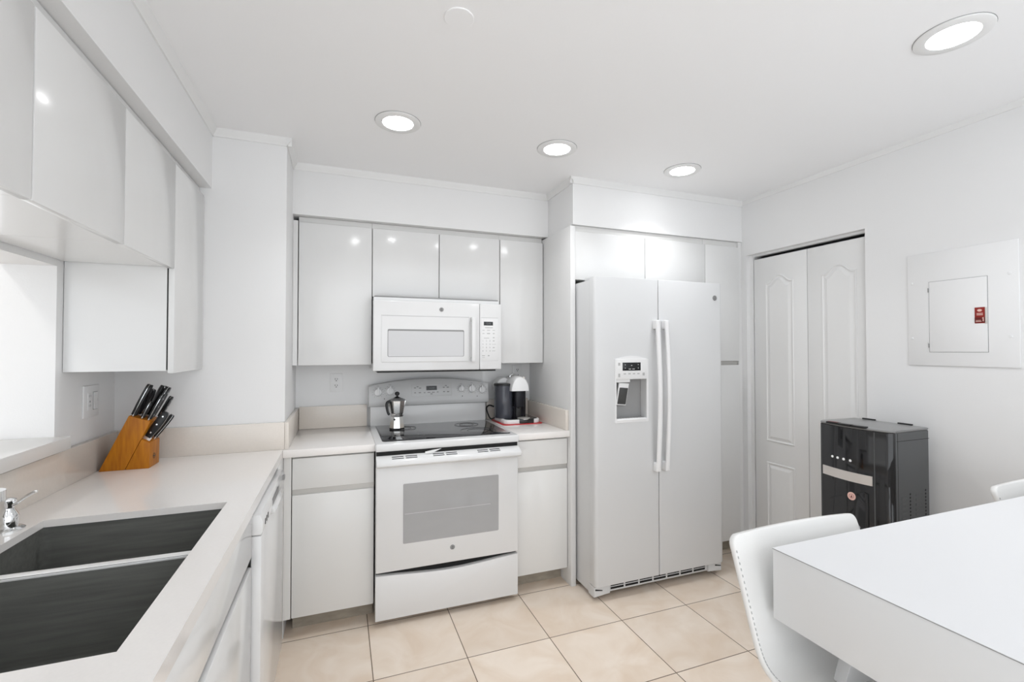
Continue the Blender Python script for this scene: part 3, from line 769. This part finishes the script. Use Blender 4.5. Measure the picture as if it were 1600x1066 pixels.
def dome(cx, cy0, cy1, z0, rx, rz, m, name):
    """rounded hood: half-ellipse section swept back along y with a domed nose"""
    b = B(); rows = []; N = 20
    secs = [(cy0, .80), (cy0 + .004, .92), (cy0 + .014, .985), (cy0 + .03, 1.0), (cy1 - .02, 1.0), (cy1 - .004, .94), (cy1, .82)]
    for y, s in secs:
        rows.append([b._v((cx + rx * s * math.cos(PI * k / N), y, z0 + max(0, rz * s * math.sin(PI * k / N) ** .9))) for k in range(N + 1)])
    for a, c in zip(rows, rows[1:]):
        for k in range(N): b.bm.faces.new([a[k], a[k + 1], c[k + 1], c[k]])
        b.bm.faces.new([a[0], c[0], c[-1], a[-1]])
    b.bm.faces.new(rows[0]); b.bm.faces.new(rows[-1][::-1]); bmesh.ops.recalc_face_normals(b.bm, faces=b.bm.faces)
    return obj(name, b, m, t)
hd = dome(1.096, 2.772, 2.96, cz + .206, .0635, .094, M_['white'], 'head')
dome(1.030, 2.90, 3.0, cz + .215, .060, .075, M_['plastic'], 'rear_hood')
b = B(); text_into(b, 'BREVILLE', .010, face_y(1.118, 2.7745, cz + .222), .0008); obj('head_lettering', b, M_['mark'], hd)
obj('lever_notch', B().prism([(1.113, cz + .301), (1.131, cz + .294), (1.122, cz + .272)], 'y', 2.777, 2.786, .001), M_['silver'], hd)
obj('lever_ring', B().tube([(1.070, 2.90, cz + .286), (1.072, 2.90, cz + .300), (1.096, 2.90, cz + .309), (1.120, 2.90, cz + .300), (1.123, 2.90, cz + .286)], .005, 8, smooth=4), M_['chrome'], hd)
tk = obj('water_tank', B().lathe([(.060, .028), (.062, .035), (.063, .238), (.060, .240)], (1.012, 2.868, cz), 40), M_['tank'], t)
obj('tank_lid', B().lathe([(.0645, .239), (.0645, .247), (.060, .252), (.02, .254), (0, .254)], (1.012, 2.868, cz), 40), M_['black'], t)
obj('side_lever', B().tube([(1.158, 2.85, cz + .21), (1.172, 2.85, cz + .215), (1.174, 2.85, cz + .222)], .004, 8), M_['black'], t)
obj('power_cord', B().tube([(1.02, 2.97, cz + .07), (.985, 3.005, cz + .085), (.955, 3.005, cz + .093), (.935, 2.995, cz + .07), (.948, 2.955, cz + .012), (.972, 2.935, cz + .018), (.988, 2.93, cz + .03)], .005, 8, smooth=6), M_['black'], t)
obj('supply_cable', B().tube([(1.150, 2.93, cz + .14), (1.178, 2.945, cz + .12), (1.186, 2.95, cz + .08), (1.176, 2.95, cz + .04), (1.165, 2.95, cz + .03)], .0045, 8, smooth=5), M_['black'], t)

# ------------------------------------------------------------------ refrigerator
t = thing('refrigerator', 'white side-by-side refrigerator with ice and water dispenser', 'refrigerator', (1.77, 2.6, 0))
f0, f1, fm, yf = 1.3155, 2.2225, 1.741, 2.2146
obj('cabinet', B().box(f0 + .004, f1 - .004, 2.282, YB - .06, .028, 1.785, .004), M_['fridge'], t)
def fdoor(x0, x1, rl, rr):
    """door outline in plan with large outer corner radius; front gently crowned"""
    pts = []
    pts += [(x0, 2.274)]
    for k in range(7):
        a = PI + (PI / 2) * k / 6; pts.append((x0 + rl + rl * math.cos(a), yf + rl + rl * math.sin(a)))
    for k in range(7):
        a = 1.5 * PI + (PI / 2) * k / 6; pts.append((x1 - rr + rr * math.cos(a), yf + rr + rr * math.sin(a)))
    pts += [(x1, 2.274)]
    return B().prism(pts, 'z', .082, 1.800, .004, 2)
ld = obj('freezer_door', fdoor(f0, fm - .0022, .022, .004), M_['fridge'], t)
rd = obj('fresh_food_door', fdoor(fm + .0022, f1, .004, .022), M_['fridge'], t)
obj('door_gasket', B().box(f0 + .012, f1 - .012, 2.266, 2.284, .10, 1.785), M_['shade'], t)
for hx_ in (f0 + .045, f1 - .045):
    obj('top_hinge', B().box(hx_ - .028, hx_ + .028, 2.255, 2.36, 1.784, 1.806, .006), M_['fridge'], t)
# dispenser
cut(ld, B().box(1.452, 1.654, yf - .05, yf + .053, .996, 1.222))
n = 20; z1 = 1.334
top = [(1.443 + (1.666 - 1.443) * k / n, 1.336 + .018 * math.sin(PI * k / n)) for k in range(n, -1, -1)]
b = B(); b.prism([(1.443, 1.222), (1.666, 1.222)] + top, 'y', yf - .004, yf + .001)
b.box(1.443, 1.4515, yf - .004, yf + .012, .978, 1.222); b.box(1.6545, 1.666, yf - .004, yf + .012, .978, 1.222); b.box(1.4515, 1.6545, yf - .004, yf + .012, .978, .996)
obj('dispenser_bezel', b, M_['fridgeh'], ld)
b = B(); b.box(1.4525, 1.6535, yf + .0515, yf + .0525, .9965, 1.2215)
obj('dispenser_back', b, M_['white'], ld)
kp = obj('dispenser_controls', B().prism(rrect(1.449, 1.656, 1.224, 1.337, .004), 'y', yf - .0065, yf - .001, .0015), M_['plastic'], ld)
dp = obj('display', B().box(1.490, 1.611, yf - .0078, yf - .006, 1.271, 1.317, .0005), M_['display'], kp)
b = B()
for x, z, w in ((1.507, 1.304, .005), (1.507, 1.285, .005), (1.594, 1.304, .005), (1.594, 1.285, .005), (1.538, 1.280, .016), (1.563, 1.280, .016), (1.55, 1.300, .008)): b.box(x - w / 2, x + w / 2, yf - .0083, yf - .0076, z - .0022, z + .0022)
obj('display_print', b, M_['markl'], dp)
b = B()
for x, z, w, hh in ((1.468, 1.308, .014, .016), (1.468, 1.245, .012, .020), (1.505, 1.253, .016, .006), (1.536, 1.253, .016, .006), (1.566, 1.253, .016, .006), (1.596, 1.253, .016, .006), (1.632, 1.250, .015, .016)): b.box(x - w / 2, x + w / 2, yf - .0070, yf - .0064, z - hh / 2, z + hh / 2)
obj('control_print', b, M_['markl'], kp)
b = B(); b.prism([(1.456, 1.205), (1.545, 1.205), (1.545, 1.222), (1.456, 1.222)], 'y', yf + .002, yf + .050); ch = obj('chute', b, M_['plastic'], ld)
b = B(); b.M = Matrix.Translation((1.503, yf + .022, 1.135)) @ Matrix.Rotation(math.radians(8), 4, 'X') @ Matrix.Rotation(math.radians(5), 4, 'Y')
b.box(-.032, .036, -.005, .005, -.062, .066, .003)
pd = obj('paddle', b, M_['fridgeh'], ld)
b = B(); b.M = Matrix.Translation((1.503, yf + .022, 1.135)) @ Matrix.Rotation(math.radians(8), 4, 'X') @ Matrix.Rotation(math.radians(5), 4, 'Y')
b.box(-.024, .032, -.0075, -.004, -.056, .040, .002); obj('paddle_pad', b, M_['padm'], pd, 'dark grey rubber pad')
b = B(); b.box(1.4535, 1.6525, yf - .006, yf + .051, .984, 1.000, .004); tr = obj('drip_tray', b, M_['fridgeh'], ld)
b = B()
for k in range(10): b.box(1.464 + .0185 * k, 1.472 + .0185 * k, yf + .004, yf + .044, .9996, 1.0006)
obj('tray_slots', b, M_['mark'], tr)
# handles
for nm, hx_, par in (('left', 1.713, ld), ('right', 1.776, rd)):
    pts = []
    for k in range(25):
        u = k / 24; z = .700 + (1.552 - .700) * u
        pts.append((hx_, yf - .030 - .020 * math.sin(PI * u), z))
    hb = B().tube(pts, .0145, 14, ry=.011, up=(1, 0, 0))
    ho = obj('handle', hb, M_['fridgeh'], par)
    for z in (.715, 1.535): obj('handle_mount', B().box(hx_ - .016, hx_ + .014, yf - .038, yf + .001, z - .026, z + .026, .006), M_['fridgeh'], ho)
b = B(); b.lathe([(.004, -.0005), (0, -.001)], (1.779, yf - .037, 1.530), 12, 'y'); obj('mount_screw', b, M_['mark'], rd)
badge(rd, 2.164, yf, 1.708, .016)
# grille
gr = obj('base_grille', B().box(f0 + .10, f1 - .10, 2.250, 2.270, .030, .078, .002), M_['fridge'], t)
b = B(); gx0, gx1 = f0 + .112, f1 - .112; ng = 7
for k in range(ng):
    a = gx0 + (gx1 - gx0) * k / ng + .006; c = gx0 + (gx1 - gx0) * (k + 1) / ng - .006
    b.box(a, c, 2.2486, 2.252, .058, .069); b.box(a, c, 2.2486, 2.252, .041, .052)
obj('grille_slots', b, M_['gap'], gr)
for s, x0, x1 in ((1, f0 + .002, f0 + .105), (-1, f1 - .105, f1 - .002)):
    pts = [(x0, .022), (x1, .030), (x1, .078), (x0, .078)] if s > 0 else [(x0, .030), (x1, .022), (x1, .078), (x0, .078)]
    ft = obj('corner_foot', B().prism(pts, 'y', 2.232, 2.30, .006), M_['fridge'], t)
    xm = x0 + .03 if s > 0 else x1 - .03
    obj('foot_slot', B().prism([(xm - .024, .060), (xm + .022, .052), (xm + .022, .057), (xm - .022, .068)], 'y', 2.2308, 2.236), M_['gap'], ft)
for x in (f0 + .06, f1 - .06): obj('roller', B().lathe([(.014, -.012), (.014, .012)], (x, 2.32, .014), 16, 'x'), M_['black'], t)
for x in (f0 + .06, f1 - .06): obj('roller', B().lathe([(.014, -.012), (.014, .012)], (x, 2.90, .014), 16, 'x'), M_['black'], t)

# ------------------------------------------------------------------ breaker panel
t = thing('breaker_panel', 'white painted electrical breaker panel set in the wall', 'breaker panel', (XR, 1.235, 1.314))
obj('cover', B().box(XR - .007, XR, 1.036, 1.434, 1.315, 1.850, .003), M_['wall'], t)
obj('door_gap', B().box(XR - .0076, XR - .0066, 1.1342, 1.3468, 1.3785, 1.7115), M_['mark'], t)
dd = obj('panel_door', B().box(XR - .0095, XR - .006, 1.1362, 1.3448, 1.3802, 1.7098, .0008), M_['wall'], t)
for z in (1.672, 1.410): obj('hinge', B().lathe([(.003, -.010), (.003, .010)], (XR - .0095, 1.347, z), 10), M_['mark'], dd)
for y, z in ((1.415, 1.712), (1.065, 1.711), (1.416, 1.445), (1.064, 1.446)):
    obj('screw', B().lathe([(.006, -.007), (.005, -.010), (0, -.0105)], (XR, y, z), 14, 'x'), M_['wall'], t)
lk = obj('latch_sticker', B().box(XR - .0112, XR - .0094, 1.1435, 1.178, 1.506, 1.576, .0006), M_['redp'], dd, 'small red printed sticker')
obj('latch', B().box(XR - .0125, XR - .0094, 1.1365, 1.143, 1.504, 1.574, .001), M_['silver'], dd)
xs = XR - .0112
obj('sticker_band', B().box(xs - .0004, xs, 1.1435, 1.178, 1.509, 1.532), M_['redd'], lk)
b = B()
b.prism([(1.161 + .008 * math.cos(2 * PI * k / 20), 1.5625 + .0055 * math.sin(2 * PI * k / 20)) for k in range(20)], 'x', xs - .0008, xs - .0002)
for z in (1.549, 1.543): b.box(xs - .0008, xs - .0002, 1.150, 1.171, z - .0016, z + .0016)
b.box(xs - .0008, xs - .0002, 1.155, 1.174, 1.5125, 1.5150); b.box(xs - .0008, xs - .0002, 1.157, 1.174, 1.5175, 1.5195)
b.prism([(1.1475, 1.514), (1.1505, 1.514), (1.1505, 1.527), (1.1535, 1.527), (1.150, 1.532), (1.1475, 1.532)], 'x', xs - .0009, xs - .0002)
obj('sticker_print', b, M_['pink'], lk)

# ------------------------------------------------------------------ water cooler
t = thing('water_cooler', 'black bottom-load water cooler standing against the wall by the closet', 'water cooler', (2.4, 1.47, 0))
wx0, wx1, wy0, wy1, wz = 2.262, 2.530, 1.308, 1.640, 1.034
body = B(); body.prism(rrect(2.286, wx1, wy0, wy1, .012), 'z', .012, wz - .012, .003); bd = obj('case', body, M_['char'], t)
for x in (2.31, 2.50):
    for y in (1.34, 1.61): obj('foot', B().lathe([(.014, 0), (.014, .013)], (x, y, 0), 12), M_['black'], t)
pts = [(2.290, wy0 + .001)]
for k in range(7):
    a = math.radians(270 - 90 * k / 6); pts.append((2.290 + .030 * math.cos(a), wy0 + .031 + .030 * math.sin(a)))
for k in range(1, 12):
    u = k / 12; pts.append((2.260 - .020 * math.sin(PI * u), wy0 + .031 + (wy1 - wy0 - .062) * u))
for k in range(7):
    a = math.radians(180 - 90 * k / 6); pts.append((2.290 + .030 * math.cos(a), wy1 - .031 + .030 * math.sin(a)))
pts.append((2.290, wy1 - .001))
fp = obj('front_panel', B().prism(pts, 'z', .03, wz - .012, .003), M_['blackg'], t, 'glossy black bowed front')
lidp = [(wx1, wy0 + .004)] + [(x, y) for x, y in pts] + [(wx1, wy1 - .004)]
obj('lid', B().prism(lidp, 'z', wz - .012, wz, .006, 3), M_['charlid'], t)
obj('lid_seam', B().box(2.296, wx1 - .004, wy0 - .0006, wy0 + .002, .984, .986), M_['gap'], bd)
obj('corner_seam', B().box(2.3015, 2.303, wy0 - .0008, wy0 + .002, .03, wz - .014), M_['gap'], bd)
def bow(y): u = (y - wy0 - .031) / (wy1 - wy0 - .062); return 2.260 - .020 * math.sin(PI * max(0, min(1, u)))
for i, (y0, y1) in enumerate(((1.400, 1.458), (1.462, 1.520), (1.524, 1.580))):
    pl = obj('dispense_paddle', B().box(bow((y0 + y1) / 2) - .012, bow((y0 + y1) / 2) + .016, y0, y1, wz - .004, wz + .006, .002), M_['black'], t)
    if i == 2: obj('hot_mark', B().box(bow(1.55) - .010, bow(1.55) + .010, 1.530, 1.572, wz + .0055, wz + .0068, .0005), M_['redd'], pl)
b = B(); N = 16; ys = [1.380 + (1.612 - 1.380) * k / N for k in range(N + 1)]
vs = []; fs = []
for y in ys: vs += [(bow(y) - .0035, y, .775), (bow(y) - .0035, y, .818), (bow(y) + .003, y, .818), (bow(y) + .003, y, .775)]
for k in range(N):
    for q in range(4): fs.append((4 * k + q, 4 * k + (q + 1) % 4, 4 * k + 4 + (q + 1) % 4, 4 * k + 4 + q))
fs += [(0, 1, 2, 3), (4 * N, 4 * N + 3, 4 * N + 2, 4 * N + 1)]
V, F = b.faces(vs, fs); bmesh.ops.recalc_face_normals(b.bm, faces=F)
obj('silver_band', b, M_['silver'], fp, 'curved silver band across the front')
for y in (1.558, 1.530, 1.500, 1.469): obj('indicator_light', B().lathe([(.0062, -.0005), (.0055, -.002), (0, -.0022)], (bow(y), y, .871), 16, 'x'), M_['dot'], fp)
st = obj('round_sticker', B().lathe([(.0185, -.0004), (.0185, -.0014), (0, -.0016)], (bow(1.465), 1.465, .707), 28, 'x'), M_['pink'], fp, 'round pale pink sticker')
b = B(); b.lathe([(.0105, -.0016), (.0105, -.0021), (.0095, -.0021), (.0095, -.0016)], (bow(1.465), 1.465, .707), 28, 'x', cap=False); b.prism([(1.461, .701), (1.469, .701), (1.465, .714)], 'x', bow(1.465) - .0021, bow(1.465) - .0015)
obj('sticker_print', b, M_['redd'], st)
for y in (1.372,): obj('panel_seam', B().box(bow(y) - .0022, bow(y) + .004, y - .0018, y + .0018, .05, wz - .016), M_['char'], fp)
obj('service_hatch', B().prism([(1.395, .10), (1.575, .10), (1.575, .66), (1.560, .675), (1.41, .740), (1.395, .735)], 'x', 2.2405, 2.252, .002), M_['blackg'], fp)
for x0, x1, hx_, zt in ((2.325, 2.362, 2.384, .738), (2.425, 2.472, 2.494, .745)):
    b = B()
    for k in range(26): b.box(x0, x1, wy0 - .0012, wy0 + .001, zt - .022 * k - .012, zt - .022 * k)
    obj('vent_louvres', b, M_['char'], bd)
    b = B()
    for k in range(30): b.lathe([(.0052, -.0008), (0, -.001)], (hx_, wy0, zt + .008 - .0155 * k), 10, 'y')
    obj('vent_holes', b, M_['gap'], bd)
for y in (1.40, 1.56): obj('rear_clip', B().box(wx1 - .014, wx1 - .002, y - .03, y + .03, wz - .002, wz + .006, .002), M_['black'], t)

# ------------------------------------------------------------------ table
t = thing('bar_table', 'thick white laminate bar-height table at the frame edge', 'table', (1.7, .35, 0))
tx0, tx1, ty0, ty1, tz0, tz1 = .948, 2.56, -.16, .800, .768, .930
obj('top_slab', B().box(tx0 + .0006, tx1, ty0, ty1 - .0006, tz0, tz1 - .0022, .0012), M_['tableside'], t)
obj('edge_line', B().box(tx0, tx1 + .0004, ty0 - .0004, ty1, tz1 - .0024, tz1 - .0010), M_['mark'], t)
obj('top_sheet', B().box(tx0 + .0002, tx1, ty0, ty1 - .0002, tz1 - .0011, tz1), M_['tablem'], t)
obj('leg', B().box(1.72, 1.80, -.02, .60, 0, tz0, .003), M_['tableside'], t)
obj('leg', B().box(2.36, 2.44, -.02, .60, 0, tz0, .003), M_['tableside'], t)
obj('bracket', B().prism([(1.030, tz0), (1.012, .740), (1.000, .715), (.990, .690), (1.03, .684), (1.10, .684), (1.10, tz0)], 'y', .665, .690, .002), M_['legm'], t)

# ------------------------------------------------------------------ bar stools
def stool():
    x0, x1 = .899, 1.351; xc = (x0 + x1) / 2
    t = thing('bar_stool', 'white leatherette bar stool pushed under the corner of the table', 'bar stool', (xc, .64, 0), 'white bar stools')
    side = [(.872, .938), (.868, .925), (.853, .880), (.836, .828), (.820, .780), (.806, .738), (.792, .702), (.776, .680), (.750, .668), (.700, .664), (.600, .668), (.50, .672), (.43, .666), (.41, .650)]
    side = [(p.x, p.y) for p in spline([Vector((a, b_, 0)) for a, b_ in side], 4)]
    y_t, z_t = side[0]; dy_, dz_ = side[1][0] - y_t, side[1][1] - z_t; n_ = math.hypot(dy_, dz_)
    extra = [(y_t + dy_ / n_ * d, z_t + dz_ / n_ * d) for d in (.0008, .002, .004, .007, .0105, .015, .020, .026)]
    side = [side[0]] + extra + [p for p in side if math.hypot(p[0] - y_t, p[1] - z_t) > .030]
    US = [0, .003, .008, .015, .028] + [.05 + .9 * k / 20 for k in range(21)] + [.972, .985, .992, .997, 1]; rows = []
    L = len(side)
    dist = 0
    for i, (y, z) in enumerate(side):
        row = []
        if i: dist += math.hypot(y - side[i - 1][0], z - side[i - 1][1])
        r_ = .024; hw = (x1 - x0) / 2
        if dist < r_: hw = hw - r_ + math.sqrt(max(0, r_ * r_ - (r_ - dist) ** 2))
        for u in US:
            s = 2 * u - 1
            back = max(0, min(1, (z - .70) / .2))
            row.append((xc + s * hw, y + .006 * (1 - s * s) * back, z + .004 * (1 - s * s) * max(0, 1 - dist / .08) - .006 * (1 - s * s) * (1 - back)))
        rows.append(row)
    nrms = []
    for i in range(L):
        (ya, za), (yb, zb_) = side[max(i - 1, 0)], side[min(i + 1, L - 1)]
        nrms.append(Vector((0, zb_ - za, ya - yb)).normalized())
    b = B().sheet(rows, .018, .008, nrms)
    sh = obj('seat_shell', b, M_['leather'], t, angle=50)
    for xx, s in ((x0, 1), (x1, -1)):
        b = B()
        for k in range(9, L - 4):
            (y, z), (y2, z2) = side[k], side[k + 1]
            d = Vector((0, y2 - y, z2 - z)); nn = Vector((0, d.z, -d.y)).normalized()
            m = max(1, int(d.length / .009))
            for q in range(m):
                p = Vector((xx + s * .0050, y, z)) + d * (q / m) + nn * .0003
                p2 = p + d.normalized() * .0055
                b.tube([p, p2], .0011, 5)
        obj('side_stitching', b, M_['stitch'], sh)
    obj('pedestal', B().lathe([(.10, .640), (.09, .628), (.028, .622), (.028, .04), (.045, .02)], (xc, .64, 0), 32), M_['chrome'], t)
    obj('base', B().lathe([(.205, 0), (.205, .008), (.18, .016), (.03, .03), (0, .03)], (xc, .64, 0), 48), M_['chrome'], t)
    obj('footrest', B().tube([(xc - .03, .64, .25), (xc - .14, .60, .25), (xc - .15, .46, .25), (xc, .42, .25), (xc + .15, .46, .25), (xc + .14, .60, .25), (xc + .03, .64, .25)], .010, 10, smooth=5), M_['chrome'], t)
    return t
st0 = stool()
dup(st0, (st0.location.x + 1.129, .64, 0), 'white leatherette bar stool half hidden at the far edge of the table', 'white bar stools')

# ------------------------------------------------------------------ knife block
ky0, ky1 = 2.262, 2.372
t = thing('knife_block', 'honey-coloured wooden knife block in the counter corner', 'knife block', (-.80, 2.32, CT))
A, Bp, Cc, D = (-.886, CT), (-.802, CT), (-.7195, 1.100), (-.791, 1.127)
obj('slanted_block', B().prism([A, Bp, Cc, D], 'y', ky0, ky1, .002, 2, True), M_['wood'], t)
sm = obj('front_block', B().prism([(-.8005, CT), (-.7215, CT), (-.7205, 1.014), (-.7490, 1.029)], 'y', ky0, ky1, .002, 2, True), M_['wood'], t)
b = B(); xx = -.7205 
ov = [(2.300 + .012 * math.cos(2 * PI * k / 24), .952 + .012 * math.sin(2 * PI * k / 24)) for k in range(24)]
b.lathe([(.012, .0002), (.012, .0010), (.0095, .0010), (.0095, .0002)], (-.7212, 2.312, .952), 24, 'x', cap=False); b.box(-.7214, -.7200, 2.304, 2.320, .9495, .9545)
obj('maker_mark', b, M_['black'], sm)
ax = Vector((Cc[0] - Bp[0], 0, Cc[1] - Bp[1])).normalized()      # direction of the slots
nx_ = Vector((ax.z, 0, -ax.x))                                   # across the block, in the xz plane
def knife(base, length, label, thick=.015, width=.024, turn=0., lean=0., rivets=True, kind='knife', bend=.012):
    """handle of a knife standing in the block; base = where it leaves the wood"""
    base = Vector(base); length *= 1.06; width *= 1.12
    dz = (Matrix.Rotation(lean, 3, 'Y') @ ax).normalized()
    dn = (Matrix.Rotation(lean, 3, 'Y') @ nx_).normalized(); dy = Vector((0, 1, 0))
    R = Matrix.Rotation(turn, 3, dz); dn, dy = R @ dn, R @ dy
    t = thing(kind, label, 'knife', base, 'knives in the block')
    M4 = Matrix((( dn.x, dy.x, dz.x, base.x), (dn.y, dy.y, dz.y, base.y), (dn.z, dy.z, dz.z, base.z), (0, 0, 0, 1)))
    b = B(); b.M = M4; b.box(-.0012, .0012, -width * .42, width * .42, -.05, .012, .0004); obj('blade', b, M_['silver'], t)
    prof_ = [(0, .62), (.08, .70), (.3, .92), (.5, 1.0), (.7, .98), (.88, .86), (.97, .62), (1, .40)]
    def outline(sc, ex):
        fr = [(width * .5 * s * sc, .008 + (length - .008) * u) for u, s in prof_]
        bk = [(-width * .5 * s * sc * .98 + 0, .008 + (length - .008) * u) for u, s in reversed(prof_)]
        return fr + bk
    for sgn in (-1, 1):
        b = B(); b.M = M4
        a0, a1 = (sgn * .0008, sgn * thick / 2)
        b.prism(outline(1, 0), 'x', min(a0, a1), max(a0, a1), .0022, 2)
        hs = obj('handle_scale', b, M_['handle'], t)
        if rivets:
            for u in (.18, .5, .82):
                b = B(); b.M = M4; b.lathe([(.0034, sgn * (thick / 2 - .001)), (.0034, sgn * (thick / 2 + .0006)), (0, sgn * (thick / 2 + .0009))], (0, 0, .008 + (length - .008) * u), 12, 'x')
                obj('rivet', b, M_['chrome'], hs)
    b = B(); b.M = M4; b.prism(outline(1.0, 0), 'x', -.0008, .0008); obj('tang', b, M_['chrome'], t)
    return t
knife((-.783, 2.283, 1.120), .132, 'longest black knife handle, at the upper end of the block', .019, .026)
knife((-.754, 2.283, 1.109), .072, 'shortest black knife handle in the front row of the block', .014, .020)
knife((-.732, 2.283, 1.101), .112, 'slim black knife handle at the lower end of the front row', .014, .022, lean=.03)
knife((-.779, 2.322, 1.119), .112, 'wide black knife handle behind the longest one', .022, .028, turn=.9, rivets=False)
knife((-.754, 2.349, 1.111), .130, 'blunt thick black handle standing behind the shortest knife', .024, .026, turn=.6, rivets=False)
knife((-.738, 2.325, 1.104), .135, 'tall black knife handle with a bright tang in the back row', .016, .026, lean=.04)
knife((-.721, 2.357, 1.100), .096, 'shorter black knife handle at the lower end of the back row', .015, .022, lean=.06)
knife((-.738, 2.286, 1.027), .118, 'black riveted steak knife handle in the low front block', .014, .030, turn=1.35, lean=.16)
knife((-.731, 2.338, 1.020), .108, 'black steak knife handle furthest back in the low block', .014, .024, turn=.5, lean=.2)

# ------------------------------------------------------------------ lamp in the adjoining room, above the far side of the pass-through
al = bpy.data.lights.new('adjoining_room_light', 'AREA'); al.shape = 'DISK'; al.size = .16; al.energy = 4.5; al.color = (1, .98, .95)
ao = bpy.data.objects.new('adjoining_room_light', al); COL.objects.link(ao); ao.location = (-1.55, 1.2, H - .01)

# ------------------------------------------------------------------ keep the nesting at thing > part > sub-part
def level(o): return 0 if o.parent is None else 1 + level(o.parent)
for o in list(COL.objects):
    while level(o) > 2 and tuple(o.parent.location) == (0, 0, 0): o.parent = o.parent.parent
